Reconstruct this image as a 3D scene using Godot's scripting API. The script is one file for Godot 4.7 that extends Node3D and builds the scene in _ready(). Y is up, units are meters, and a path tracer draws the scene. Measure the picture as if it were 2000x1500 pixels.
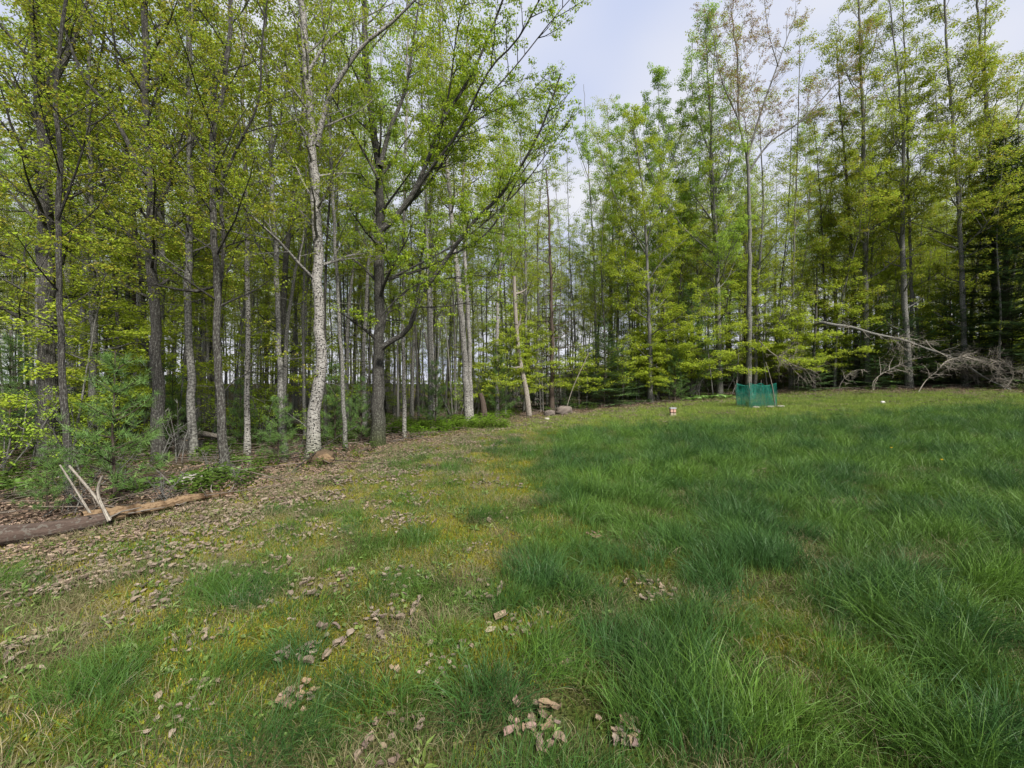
extends Node3D

const EYE := 1.6
var rng := RandomNumberGenerator.new()
var used := {}
var M := {}
var tufts := {}
var lawn_edge := PackedVector2Array([Vector2(-14.0, 12.0), Vector2(-8.2, 2.0), Vector2(-6.1, -2.6), Vector2(-4.95, -3.96), Vector2(-4.86, -4.86), Vector2(-4.08, -6.04), Vector2(-3.73, -7.86), Vector2(-3.09, -9.52), Vector2(-1.71, -13.66), Vector2(0.84, -16.74), Vector2(4.76, -19.04), Vector2(12.22, -21.72), Vector2(16.09, -21.46), Vector2(22.35, -17.88), Vector2(31.0, -14.0), Vector2(40.0, 4.0)])
var lawn := PackedVector2Array()
var nz := FastNoiseLite.new()
var nf := FastNoiseLite.new()
var nf2 := FastNoiseLite.new()


# ---------------------------------------------------------------- ground shape
func slope(x: float) -> float:
	return clampf(0.012 + 0.0028 * x, -0.012, 0.075)


func ground_y(x: float, z: float) -> float:
	return slope(x) * minf(maxf(-z, 0.0), 30.0) + 4.5 * smoothstep(24.0, 62.0, -z) * smoothstep(2.0, 26.0, x) + 2.0 * smoothstep(20.0, 55.0, -z) * smoothstep(-14.0, -34.0, x) + 0.03 * nz.get_noise_2d(x * 9.0, z * 9.0)


func on_ground(x: float, z: float, lift := 0.0) -> Vector3:
	return Vector3(x, ground_y(x, z) + lift, z)


func edge_distance(x: float, z: float) -> float:   # positive on the lawn, negative in the woods
	var p := Vector2(x, z)
	var best := 1e9
	for i in lawn_edge.size() - 1:
		var q := Geometry2D.get_closest_point_to_segment(p, lawn_edge[i], lawn_edge[i + 1])
		best = minf(best, q.distance_squared_to(p))
	best = sqrt(best)
	return best if Geometry2D.is_point_in_polygon(p, lawn) else -best


# ---------------------------------------------------------------- mesh helpers
class Mesher:
	var v := PackedVector3Array()
	var n := PackedVector3Array()
	var uv := PackedVector2Array()
	var c := PackedColorArray()
	var i := PackedInt32Array()

	func tube(pts: Array, rad: Array, sides: int, tile := 0.5, tints: Array = [], rough := 0.0, noise: FastNoiseLite = null) -> void:
		var count := pts.size()
		var first := v.size()
		var t0: Vector3 = (pts[1] - pts[0]).normalized()
		var side := t0.cross(Vector3(0.31, 0.2, 0.93)).normalized()
		if side.length() < 0.1:
			side = t0.cross(Vector3.RIGHT).normalized()
		var along := 0.0
		var around := maxf(1.0, roundf(TAU * float(rad[0]) / tile))
		for k in count:
			var p: Vector3 = pts[k]
			var t: Vector3 = (pts[mini(k + 1, count - 1)] - pts[maxi(k - 1, 0)]).normalized()
			side = (side - t * side.dot(t)).normalized()
			var up := t.cross(side)
			if k > 0:
				along += p.distance_to(pts[k - 1])
			var r: float = rad[k]
			var tint: Color = tints[k] if tints.size() > k else Color.WHITE
			for s in sides + 1:
				var a := TAU * (s % sides) / sides
				var d := side * cos(a) + up * sin(a)
				var rr := r
				if rough > 0.0:
					rr *= 1.0 + rough * noise.get_noise_3d(p.x * 7.0 + d.x * 3.0, p.y * 5.0 + along, p.z * 7.0 + d.z * 3.0)
				v.append(p + d * rr)
				n.append(d)
				uv.append(Vector2(float(s) / sides * around, along / (tile * 2.0)))
				c.append(tint)
		var w := sides + 1
		for k in count - 1:
			for s in sides:
				var a := first + k * w + s
				i.append(a); i.append(a + w); i.append(a + 1)
				i.append(a + 1); i.append(a + w); i.append(a + w + 1)

	func cap(centre: Vector3, ring: Array, normal: Vector3, tint: Color) -> void:
		var first := v.size()
		v.append(centre); n.append(normal); uv.append(Vector2.ZERO); c.append(tint)
		for p in ring:
			v.append(p); n.append(normal); uv.append(Vector2(0.3, 0.3)); c.append(tint)
		for k in ring.size():
			i.append(first); i.append(first + 1 + k); i.append(first + 1 + (k + 1) % ring.size())

	func done() -> ArrayMesh:
		var m := ArrayMesh.new()
		if v.is_empty():
			return m
		var a := []
		a.resize(Mesh.ARRAY_MAX)
		a[Mesh.ARRAY_VERTEX] = v
		a[Mesh.ARRAY_NORMAL] = n
		a[Mesh.ARRAY_TEX_UV] = uv
		a[Mesh.ARRAY_COLOR] = c
		a[Mesh.ARRAY_INDEX] = i
		m.add_surface_from_arrays(Mesh.PRIMITIVE_TRIANGLES, a)
		return m


class Flakes:   # loose triangles: leaves, needles, blades
	var v := PackedVector3Array()
	var c := PackedColorArray()

	func put(x: Transform3D, shape: PackedVector3Array, tint: Color) -> void:
		v.append_array(x * shape)
		var block := PackedColorArray()
		block.resize(shape.size())
		block.fill(tint)
		c.append_array(block)

	func done() -> ArrayMesh:
		var m := ArrayMesh.new()
		if v.is_empty():
			return m
		var a := []
		a.resize(Mesh.ARRAY_MAX)
		a[Mesh.ARRAY_VERTEX] = v
		a[Mesh.ARRAY_COLOR] = c
		m.add_surface_from_arrays(Mesh.PRIMITIVE_TRIANGLES, a)
		return m


func rn() -> float:
	return rng.randf_range(-1.0, 1.0)


func any_dir() -> Vector3:
	return Vector3(rn(), rn(), rn()).normalized()


# ---------------------------------------------------------------- naming and tagging
func numbered(called: String) -> String:
	var k: int = used.get(called, 0)
	used[called] = k + 1
	return called if k == 0 else "%s_%03d" % [called, k]


func tag(o: Node, label: String, category: String, group := "", kind := "") -> void:
	if label: o.set_meta("label", label)
	if category: o.set_meta("category", category)
	if group: o.set_meta("group", group)
	if kind: o.set_meta("kind", kind)


func thing(called: String, label: String, category: String, at := Vector3.ZERO, group := "") -> Node3D:
	var o := Node3D.new()
	o.name = numbered(called)
	add_child(o)
	o.position = at
	tag(o, label, category, group)
	return o


func part(parent: Node, called: String, mesh: Mesh, material: Material, stuff := false) -> MeshInstance3D:
	var o := MeshInstance3D.new()
	o.name = called
	o.mesh = mesh
	o.material_override = material
	parent.add_child(o, true)
	if stuff: o.set_meta("kind", "stuff")
	return o


func copy_of(o: Node3D, label: String, group: String, x: Transform3D) -> Node3D:
	var c: Node3D = o.duplicate()
	c.name = numbered(String(o.get_meta("base_name")))
	add_child(c)
	c.set_meta("label", label)
	c.set_meta("group", group)
	c.transform = x
	return c


# ---------------------------------------------------------------- materials
func noise_image(w: int, hgt: int, freq: float, seed_: int, oct := 4, kind := FastNoiseLite.TYPE_SIMPLEX_SMOOTH) -> Image:
	var f := FastNoiseLite.new()
	f.noise_type = kind
	f.seed = seed_
	f.frequency = freq
	f.fractal_octaves = oct
	return f.get_seamless_image(w, hgt)


func stretched(w: int, hgt: int, sw: int, sh: int, freq: float, seed_: int, oct := 4) -> Image:
	var im := noise_image(sw, sh, freq, seed_, oct)
	im.resize(w, hgt, Image.INTERPOLATE_CUBIC)
	return im


func srgb(r: float, g: float, b: float) -> Color:   # from linear base colour to a colour for a texture or albedo_color
	return Color(r, g, b).linear_to_srgb()


func bark(kind: String) -> StandardMaterial3D:
	var w := 192
	var hh := 384
	var ridge := stretched(w, hh, w, 48, 0.045, 11, 4)
	var fine := noise_image(w, hh, 0.12, 7, 3)
	var blot := noise_image(w, hh, 0.035 if kind == "birch" else 0.045, 23 + kind.length(), 4)
	var dash := stretched(w, hh, 24, hh, 0.11, 31, 2)
	var im := Image.create(w, hh, false, Image.FORMAT_RGB8)
	var bump := Image.create(w, hh, false, Image.FORMAT_RGB8)
	for y in hh:
		for x in w:
			var r := ridge.get_pixel(x, y).r
			var f := fine.get_pixel(x, y).r
			var b := blot.get_pixel(x, y).r
			var d := dash.get_pixel(x, y).r
			var col: Color
			var high := 0.5
			match kind:
				"furrowed":
					var g := absf(r - 0.5) * 2.0
					high = clampf(g * 1.6, 0.0, 1.0) * 0.8 + f * 0.2
					var base := lerpf(0.045, 0.155, high)
					col = Color(base * 1.06, base, base * 0.9)
					if b + f * 0.35 > 0.8: col = col.lerp(Color(0.3, 0.31, 0.27), 0.55)
				"grey":
					high = 0.4 + 0.35 * f + 0.25 * r
					var base := lerpf(0.1, 0.22, r) * (0.75 + 0.5 * f)
					col = Color(base * 1.03, base, base * 0.92)
					if b + f * 0.4 > 0.74: col = col.lerp(Color(0.4, 0.4, 0.36), 0.55)
					elif b + f * 0.3 < 0.5: col = col.lerp(Color(0.07, 0.07, 0.06), 0.5)
					if d < 0.24: col = col.lerp(Color(0.045, 0.042, 0.038), 0.7)
				"birch":
					high = 0.6 + 0.3 * f
					var base := 0.36 + 0.2 * f
					col = Color(base, base * 0.97, base * 0.9)
					if d < 0.3: col = col.lerp(Color(0.06, 0.052, 0.045), 0.85); high = 0.3
					if b + (r - 0.5) * 0.3 + (d - 0.5) * 0.25 < 0.33: col = col.lerp(Color(0.03, 0.028, 0.025), 0.92); high = 0.1
					elif b + (f - 0.5) * 0.4 > 0.6: col = col.lerp(Color(0.2, 0.18, 0.155), 0.6)
				"conifer":
					high = r * 0.7 + f * 0.3
					var base := lerpf(0.035, 0.13, high)
					col = Color(base * 1.25, base * 0.92, base * 0.74)
					if b + f * 0.35 > 0.8: col = col.lerp(Color(0.2, 0.2, 0.17), 0.4)
				"dead":
					high = r
					var base := lerpf(0.14, 0.4, r * 0.6 + f * 0.4)
					col = Color(base, base * 0.9, base * 0.77)
					if b < 0.36: col = col.lerp(Color(0.1, 0.075, 0.055), 0.7)
			col *= 0.64 if kind != "dead" else 0.8
			im.set_pixel(x, y, col.linear_to_srgb())
			bump.set_pixel(x, y, Color(high, high, high))
	var m := StandardMaterial3D.new()
	m.resource_name = kind + "_bark"
	m.albedo_texture = ImageTexture.create_from_image(im)
	m.vertex_color_use_as_albedo = true
	m.roughness = 0.95
	m.metallic_specular = 0.25
	m.heightmap_enabled = true
	m.heightmap_texture = ImageTexture.create_from_image(bump)
	m.heightmap_scale = 2.2 if kind == "furrowed" else 1.0
	return m


func leafy(called: String, light := 0.75) -> StandardMaterial3D:
	var m := StandardMaterial3D.new()
	m.resource_name = called
	m.vertex_color_use_as_albedo = true
	m.roughness = 0.5
	m.metallic_specular = 0.36
	m.cull_mode = BaseMaterial3D.CULL_DISABLED
	if light > 0.0:
		m.backlight_enabled = true
		m.backlight = Color(light, light, light).linear_to_srgb()
	return m


func plain(called: String, c: Color, rough := 0.9) -> StandardMaterial3D:
	var m := StandardMaterial3D.new()
	m.resource_name = called
	m.albedo_color = c
	m.roughness = rough
	m.vertex_color_use_as_albedo = true
	m.metallic_specular = 0.3
	return m


# ---------------------------------------------------------------- leaf, needle and blade shapes
func leaf_shape(out: PackedVector3Array, base: Vector3, dir: Vector3, up: Vector3, ln: float, wd: float) -> void:
	var side := dir.cross(up).normalized()
	var nrm := side.cross(dir).normalized()
	var l := base + dir * ln * 0.45 + side * wd * 0.5 + nrm * ln * 0.1
	var r := base + dir * ln * 0.45 - side * wd * 0.5 + nrm * ln * 0.1
	var tip := base + dir * ln - nrm * ln * 0.12
	out.append_array([base, l, tip, base, tip, r])


func make_tuft(count: int, ln: float, spread: float, droop: float, wide := 0.75) -> PackedVector3Array:
	var out := PackedVector3Array()
	for k in count:
		var a := TAU * (k + rng.randf()) / count
		var flat := Vector3(cos(a), 0, sin(a))
		var base := flat * spread * rng.randf_range(0.3, 1.0) + Vector3.UP * rn() * spread * 0.4
		var dir := (flat + Vector3.DOWN * droop * rng.randf_range(0.3, 1.4) + any_dir() * 0.3).normalized()
		var up := (Vector3.UP + any_dir() * 0.45).normalized()
		leaf_shape(out, base, dir, up, ln * rng.randf_range(0.65, 1.2), ln * wide)
	return out


func make_needles(count: int, ln: float, wd: float, forward: float) -> PackedVector3Array:   # a brush of needles round +Y
	var out := PackedVector3Array()
	for k in count:
		var d := (any_dir() + Vector3.UP * forward).normalized()
		var s := d.cross(any_dir()).normalized() * wd
		var b := Vector3.UP * rng.randf_range(-0.3, 0.3) * ln
		out.append_array([b + s, b - s, b + d * ln * rng.randf_range(0.7, 1.1)])
	return out


func make_spray(ln: float, count: int, needle: float, wd: float) -> PackedVector3Array:   # a flat fir twig along +Z, needles to both sides
	var out := PackedVector3Array()
	for k in count:
		var t := float(k) / count
		var s := 1.0 if k % 2 else -1.0
		var b := Vector3(0, 0, t * ln)
		var d := Vector3(s * rng.randf_range(0.7, 1.0), rng.randf_range(-0.15, 0.35), rng.randf_range(0.3, 0.8)).normalized() * needle * (1.15 - 0.6 * t)
		var w := Vector3(0, 0.2 * rn(), 1).normalized() * wd
		out.append_array([b - w, b + w, b + d])
	return out


# ---------------------------------------------------------------- trees
class Plant:
	var wood := Mesher.new()
	var leaves := Flakes.new()
	var s: Dictionary
	var fill := 1.0


func foliage_tint(s: Dictionary) -> Color:
	var c: Color = s.tint
	var o: Color = s.get("tint2", c)
	var k := rng.randf()
	c = c.lerp(o, k * k)
	return c * rng.randf_range(0.75, 1.3)


func add_tuft(t: Plant, p: Vector3) -> void:
	var set_: Array = tufts[t.s.tuft]
	var b := Basis(Vector3.UP, rng.randf() * TAU)
	b = Basis(Vector3(rn(), 0, rn()).normalized(), t.s.get("tilt", 0.4) * rn()) * b
	t.leaves.put(Transform3D(b * rng.randf_range(0.75, 1.2), p), set_[rng.randi() % set_.size()], foliage_tint(t.s))


func branch(t: Plant, p: Vector3, dir: Vector3, ln: float, r: float, lvl: int) -> void:
	var s: Dictionary = t.s
	var n := 5 - lvl
	var pts := [p]
	var rad := [r]
	var d := dir
	var q := p
	for k in n:
		d = (d + any_dir() * float(s.wob) + Vector3.UP * float(s.up)).normalized()
		q += d * ln / n
		pts.append(q)
		rad.append(maxf(r * (1.0 - 0.8 * (k + 1) / n), 0.0025))
	t.wood.tube(pts, rad, 5 - mini(lvl, 2), 0.5)
	dress(t, pts, rad, ln, lvl)


func dress(t: Plant, pts: Array, rad: Array, ln: float, lvl: int, from := 0.15) -> void:   # twigs and leaf tufts along a branch
	var s: Dictionary = t.s
	var n := pts.size() - 1
	if lvl < int(s.levels) - 1:
		var kids := int(ceil(float(s.kids) * ln * (1.0 if lvl == 0 else 1.5)))
		for k in kids:
			var f := (from + (0.98 - from) * (k + rng.randf()) / kids)
			var at := f * n
			var j := mini(int(at), n - 1)
			var pos: Vector3 = (pts[j] as Vector3).lerp(pts[j + 1], at - j)
			var along: Vector3 = (pts[j + 1] - pts[j]).normalized()
			var side := along.cross(any_dir()).normalized()
			side.y *= float(s.flat)
			var cd: Vector3 = (along * rng.randf_range(0.5, 1.0) * float(s.fwd) + side.normalized()).normalized()
			var cl := ln * float(s.ratio) * (1.2 - 0.75 * f) * rng.randf_range(0.65, 1.25)
			if lvl > 0: cl = clampf(cl, 0.12, 0.55)
			branch(t, pos, cd, minf(cl, 2.4), maxf(float(rad[j]) * 0.5, 0.0035), lvl + 1)
	if lvl >= int(s.leaf_lvl) and t.fill > 0.0:
		var many: float = float(s.tufts) * ln * t.fill
		var whole := int(many) + (1 if rng.randf() < many - int(many) else 0)
		for k in whole:
			var at := (1.0 - 0.75 * rng.randf() * rng.randf()) * n
			var j := mini(int(at), n - 1)
			add_tuft(t, (pts[j] as Vector3).lerp(pts[j + 1], at - j) + any_dir() * 0.03)


func smooth_path(p: Array, step: float) -> Array:
	var c := Curve3D.new()
	for k in p.size():
		var a: Vector3 = p[maxi(k - 1, 0)]
		var b: Vector3 = p[mini(k + 1, p.size() - 1)]
		var tan := (b - a) / 6.0
		c.add_point(p[k], -tan, tan)
	c.bake_interval = 0.1
	var ln := c.get_baked_length()
	var n := maxi(2, int(ln / step))
	var out := []
	for k in n + 1:
		out.append(c.sample_baked(ln * k / n, true))
	return out


func trunk_into(w: Mesher, path: Array, r0: float, r1: float, sides: int, flare := 0.45, moss := 0.0, step := 0.35) -> Array:
	var pts := smooth_path(path, step)
	var rad := []
	var tints := []
	var n := pts.size() - 1
	if flare > 0.16:
		for k in range(2, n + 1):
			var q: Vector3 = pts[k]
			pts[k] = q + Vector3(nf.get_noise_2d(q.y * 22.0 + r0 * 9000.0, 7.0), 0, nf.get_noise_2d(q.y * 22.0, r0 * 9000.0)) * minf(r0, 0.09) * 0.75
	for k in n + 1:
		var hgt: float = pts[k].y - pts[0].y
		rad.append(lerpf(r0, r1, pow(float(k) / n, 0.85)) * (1.0 + flare * exp(-hgt / (r0 * 2.2))))
		var g := moss * exp(-hgt / 0.35)
		tints.append(Color(1, 1, 1).lerp(Color(0.55, 0.75, 0.2), clampf(g, 0, 1)))
	w.tube(pts, rad, sides, 0.55, tints, 0.22, nf)
	return [pts, rad]


func at_height(pts: Array, f: float) -> Array:
	var at := clampf(f, 0, 0.999) * (pts.size() - 1)
	var j := int(at)
	return [(pts[j] as Vector3).lerp(pts[j + 1], at - j), j]


func crown(t: Plant, pts: Array, rad: Array, f0: float, f1: float, count: int, l0: float, l1: float, rise: float) -> void:
	var turn := rng.randf() * TAU
	for k in count:
		var f := lerpf(f0, f1, (k + rng.randf() * 0.8) / count)
		var pj := at_height(pts, f)
		turn += 2.4 + rn() * 0.5
		var up := rise + 0.5 * (f - f0) / maxf(f1 - f0, 0.01) + 0.2 * rn()
		var dir := Vector3(cos(turn), up, sin(turn)).normalized()
		var ln := lerpf(l0, l1, (f - f0) / maxf(f1 - f0, 0.01)) * rng.randf_range(0.6, 1.25)
		branch(t, pj[0], dir, ln, clampf(float(rad[pj[1]]) * 0.35, 0.006, 0.05), 0)
	if f1 > 0.9 and l1 > 0.0:
		for k in 4:
			branch(t, pts[pts.size() - 1 - k % 2], Vector3(rn() * 0.6, 1.0, rn() * 0.6).normalized(), l1 * rng.randf_range(0.5, 0.9), 0.008, 0)


var STYLE := {}


func styles() -> void:
	var yg := Color(0.3, 0.38, 0.03)
	STYLE.maple = {"tuft": "maple", "tint": yg, "tint2": Color(0.209, 0.345, 0.050), "wob": 0.16, "up": 0.07, "levels": 3, "kids": 3.2, "fwd": 1.0, "flat": 0.7, "ratio": 0.5, "leaf_lvl": 1, "tufts": 18.0}
	STYLE.olive = {"tuft": "maple", "tint": Color(0.248, 0.341, 0.033), "tint2": Color(0.341, 0.297, 0.050), "wob": 0.16, "up": 0.07, "levels": 3, "kids": 3.0, "fwd": 1.1, "flat": 0.75, "ratio": 0.5, "leaf_lvl": 1, "tufts": 12.5}
	STYLE.birch = {"tuft": "birch", "tint": Color(0.275, 0.369, 0.033), "tint2": Color(0.341, 0.352, 0.044), "wob": 0.17, "up": 0.05, "levels": 3, "kids": 3.2, "fwd": 1.0, "flat": 0.8, "ratio": 0.5, "leaf_lvl": 1, "tufts": 12.0}
	STYLE.aspen = {"tuft": "birch", "tint": Color(0.286, 0.396, 0.055), "tint2": Color(0.220, 0.363, 0.061), "wob": 0.15, "up": 0.16, "levels": 3, "kids": 3.0, "fwd": 1.3, "flat": 0.9, "ratio": 0.5, "leaf_lvl": 1, "tufts": 11.0}
	STYLE.bare = {"tuft": "bud", "tint": Color(0.246, 0.147, 0.086), "tint2": Color(0.246, 0.271, 0.050), "wob": 0.15, "up": 0.12, "levels": 3, "kids": 3.4, "fwd": 1.3, "flat": 0.9, "ratio": 0.5, "leaf_lvl": 1, "tufts": 10.0}
	STYLE.dead = {"tuft": "bud", "tint": yg, "wob": 0.2, "up": -0.02, "levels": 2, "kids": 2.2, "fwd": 1.0, "flat": 0.8, "ratio": 0.45, "leaf_lvl": 5, "tufts": 0.0}
	STYLE.sapling = {"tuft": "layer", "tint": Color(0.308, 0.407, 0.039), "tint2": Color(0.363, 0.396, 0.055), "wob": 0.1, "up": 0.0, "levels": 2, "kids": 5.0, "fwd": 1.1, "flat": 0.12, "ratio": 0.45, "leaf_lvl": 0, "tufts": 10.5, "tilt": 0.18}
	STYLE.shrub = {"tuft": "birch", "tint": Color(0.246, 0.370, 0.043), "tint2": Color(0.308, 0.407, 0.062), "wob": 0.15, "up": 0.05, "levels": 2, "kids": 5.0, "fwd": 1.2, "flat": 0.8, "ratio": 0.5, "leaf_lvl": 0, "tufts": 14.0}
	tufts.maple = []; tufts.birch = []; tufts.bud = []; tufts.layer = []; tufts.far = []; tufts.farbud = []; tufts.pine = []; tufts.fir = []; tufts.spruce = []
	for k in 10:
		tufts.maple.append(make_tuft(5, 0.046, 0.065, 0.6, 0.8))
		tufts.far.append(make_tuft(7, 0.07, 0.15, 0.45, 0.85))
		tufts.farbud.append(make_tuft(3, 0.06, 0.06, 0.3, 0.7))
		tufts.birch.append(make_tuft(5, 0.044, 0.065, 0.45, 0.7))
		tufts.bud.append(make_tuft(3, 0.034, 0.03, 0.3, 0.6))
		tufts.layer.append(make_tuft(8, 0.066, 0.14, 0.25, 0.8))
		tufts.pine.append(make_needles(26, 0.105, 0.0022, 0.75))
		tufts.fir.append(make_spray(0.34, 30, 0.06, 0.011))
		tufts.spruce.append(make_spray(0.5, 30, 0.11, 0.02))


func finish(o: Node3D, t: Plant, bark_m: Material, leaf_m: Material, twig_name := "twigs") -> void:
	if t.wood.v.size(): part(o, twig_name, t.wood.done(), bark_m, true)
	if t.leaves.v.size(): part(o, "foliage", t.leaves.done(), leaf_m, true)


# a tree that stands at the lawn's edge: its own trunk line and limbs, twigs grown along them
func edge_tree(called: String, label: String, style: String, bark_kind: String, path: Array, r0: float, r1: float, limbs: Array, spec: Dictionary) -> Node3D:
	var base: Vector3 = path[0]
	var o := thing(called, label, "tree", base)
	rng.seed = hash(label)
	var t := Plant.new()
	t.s = STYLE[style].duplicate()
	t.s.merge(spec.get("s", {}), true)
	t.fill = spec.get("fill", 1.0)
	var local := []
	for p in path: local.append(p - base)
	local[0] = local[0] + Vector3.DOWN * 0.06
	var w := Mesher.new()
	var tr := trunk_into(w, local, r0, r1, spec.get("sides", 12), spec.get("flare", 0.45), spec.get("moss", 0.25))
	part(o, "trunk", w.done(), M[bark_kind])
	for l in limbs:
		var lp := []
		var drift: float = l[2] if l.size() > 2 else rn() * 0.25
		for p in l[0]:
			var q: Vector3 = p - base
			q.z += drift * (q - (l[0][0] - base)).length()
			lp.append(q)
		var lw := Mesher.new()
		var lr: float = l[1]
		var lt := trunk_into(lw, lp, lr, lr * 0.25, 8, 0.15, 0.0, 0.3)
		part(o, "limb", lw.done(), M[bark_kind])
		var length := 0.0
		for k in lt[0].size() - 1: length += lt[0][k].distance_to(lt[0][k + 1])
		var f: float = spec.get("limb_kids", 2.2)
		var n := int(f * length)
		for k in n:
			var fr := lerpf(0.12, 0.98, (k + rng.randf()) / n)
			var pj := at_height(lt[0], fr)
			var along: Vector3 = (lt[0][pj[1] + 1] - lt[0][pj[1]]).normalized()
			var side := along.cross(any_dir()).normalized()
			branch(t, pj[0], (along * 0.9 + side).normalized(), rng.randf_range(0.6, 1.5) * float(spec.get("limb_len", 1.0)) * (1.15 - 0.5 * fr), 0.012, 0)
	for cset in spec.get("crowns", []):   # [from, to, how many, length low, length high, rise]
		crown(t, tr[0], tr[1], cset[0], cset[1], cset[2], cset[3], cset[4], cset[5])
	for k in int(spec.get("stubs", 3)):
		var pj := at_height(tr[0], rng.randf_range(0.05, 0.35))
		var keep := t.fill
		t.fill = 0.0
		var old := t.s
		t.s = STYLE.dead
		branch(t, pj[0], Vector3(rn(), 0.1 + 0.3 * rn(), rn()).normalized(), rng.randf_range(0.3, 1.1), 0.008, 0)
		t.s = old
		t.fill = keep
	finish(o, t, M[bark_kind], M[spec.get("leaf", "leaf")])
	return o


# a tree of the woods behind, to be copied
func wood_tree(called: String, style: String, bark_kind: String, hgt: float, r0: float, spec: Dictionary) -> Node3D:
	rng.seed = hash(called + style + str(spec))
	var o := Node3D.new()
	o.set_meta("base_name", called)
	o.set_meta("category", "tree")
	var t := Plant.new()
	t.s = STYLE[style].duplicate()
	t.s.merge({"tuft": "far"}, true)
	t.s.merge(spec.get("s", {}), true)
	t.fill = spec.get("fill", 1.0)
	var lean := Vector3(rn(), 0, rn()) * float(spec.get("lean", 0.5))
	var path := [Vector3(0, -0.15, 0), Vector3(rn() * 0.08, hgt * 0.3, rn() * 0.08) + lean * 0.2, Vector3(rn() * 0.45, hgt * 0.62, rn() * 0.45) + lean * 0.55, lean + Vector3(0, hgt, 0)]
	var w := Mesher.new()
	var tr := trunk_into(w, path, r0, 0.012, 7, 0.35, 0.15, 0.8)
	part(o, "trunk", w.done(), M[bark_kind])
	for cset in spec.get("crowns", []):
		crown(t, tr[0], tr[1], cset[0], cset[1], cset[2], cset[3], cset[4], cset[5])
	var old := t.s
	t.s = STYLE.dead
	for k in int(spec.get("stubs", 8)):
		var pj := at_height(tr[0], rng.randf_range(0.06, 0.5))
		branch(t, pj[0], Vector3(rn(), 0.1 + 0.3 * rn(), rn()).normalized(), rng.randf_range(0.4, 1.3), 0.007, 0)
	t.s = old
	finish(o, t, M[bark_kind], M[spec.get("leaf", "leaf")])
	return o


func conifer(called: String, hgt: float, r0: float, y0: float, reach: float, shape: String, spec: Dictionary) -> Node3D:
	rng.seed = hash(called + str(hgt) + str(spec))
	var o := Node3D.new()
	o.set_meta("base_name", called)
	o.set_meta("category", spec.get("category", "tree"))
	var w := Mesher.new()
	var tr := trunk_into(w, [Vector3(0, -0.1, 0), Vector3(rn() * 0.03, hgt * 0.5, rn() * 0.03), Vector3(0, hgt, 0)], r0, 0.006, 7, 0.3, 0.0, 0.4)
	part(o, "trunk", w.done(), M.conifer)
	var t := Plant.new()
	t.s = {"tint": spec.tint, "tint2": spec.tint2}
	var set_: Array = tufts[shape]
	var y := y0
	var step: float = spec.step
	while y < hgt * 0.985:
		var f := (y - y0) / (hgt - y0)
		var ln := reach * pow(1.0 - f, 0.8) * rng.randf_range(0.8, 1.1) + 0.08
		var n: int = spec.whorl
		var turn := rng.randf() * TAU
		for k in n:
			if rng.randf() > float(spec.get("keep", 1.0)): continue
			turn += TAU / n + rn() * 0.3
			var l := ln * rng.randf_range(0.7, 1.15)
			var rise: float = spec.rise + 0.5 * f + 0.12 * rn()
			var d := Vector3(cos(turn), rise, sin(turn)).normalized()
			var p := Vector3(0, y + rn() * step * 0.3, 0)
			var pts := [p]
			var rad := [0.006 + 0.008 * l]
			for q in 4:
				d = (d + Vector3.UP * float(spec.curl) + any_dir() * 0.05).normalized()
				p += d * l / 4
				pts.append(p)
				rad.append(maxf(0.003, float(rad[0]) * (1.0 - 0.22 * (q + 1))))
			t.wood.tube(pts, rad, 4, 0.4)
			var many := int(ceil(l * float(spec.sprays)))
			for q in many:
				var g := 1.0 - 0.85 * float(q) / many
				var at := g * 4.0
				var j := mini(int(at), 3)
				var pos: Vector3 = (pts[j] as Vector3).lerp(pts[j + 1], at - j)
				var fwd: Vector3 = (pts[j + 1] - pts[j]).normalized()
				var tint := foliage_tint(t.s)
				if shape == "pine":
					var dd := (fwd + any_dir() * 0.75 + Vector3.UP * 0.35).normalized()
					var bx := dd.cross(any_dir()).normalized()
					t.leaves.put(Transform3D(Basis(bx, dd, bx.cross(dd)) * rng.randf_range(0.8, 1.25), pos + any_dir() * 0.05 + Vector3.DOWN * 0.02), set_[rng.randi() % set_.size()], tint)
				else:
					var side := fwd.cross(Vector3.UP).normalized() * (1.0 if q % 2 else -1.0)
					var dd := (fwd * 0.75 + side * (0.9 if q > 0 else 0.0) + Vector3.UP * rng.randf_range(-0.25, 0.12) * float(spec.get("hang", 1.0))).normalized()
					var bx := Vector3.UP.cross(dd).normalized()
					var sz := rng.randf_range(0.6, 1.15) * (0.55 + 0.6 * minf(l, 1.2))
					t.leaves.put(Transform3D(Basis(bx, dd.cross(bx), dd) * sz, pos), set_[rng.randi() % set_.size()], tint)
		y += step * rng.randf_range(0.75, 1.25)
	finish(o, t, M.conifer, M.needle, "branches")
	return o


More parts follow.
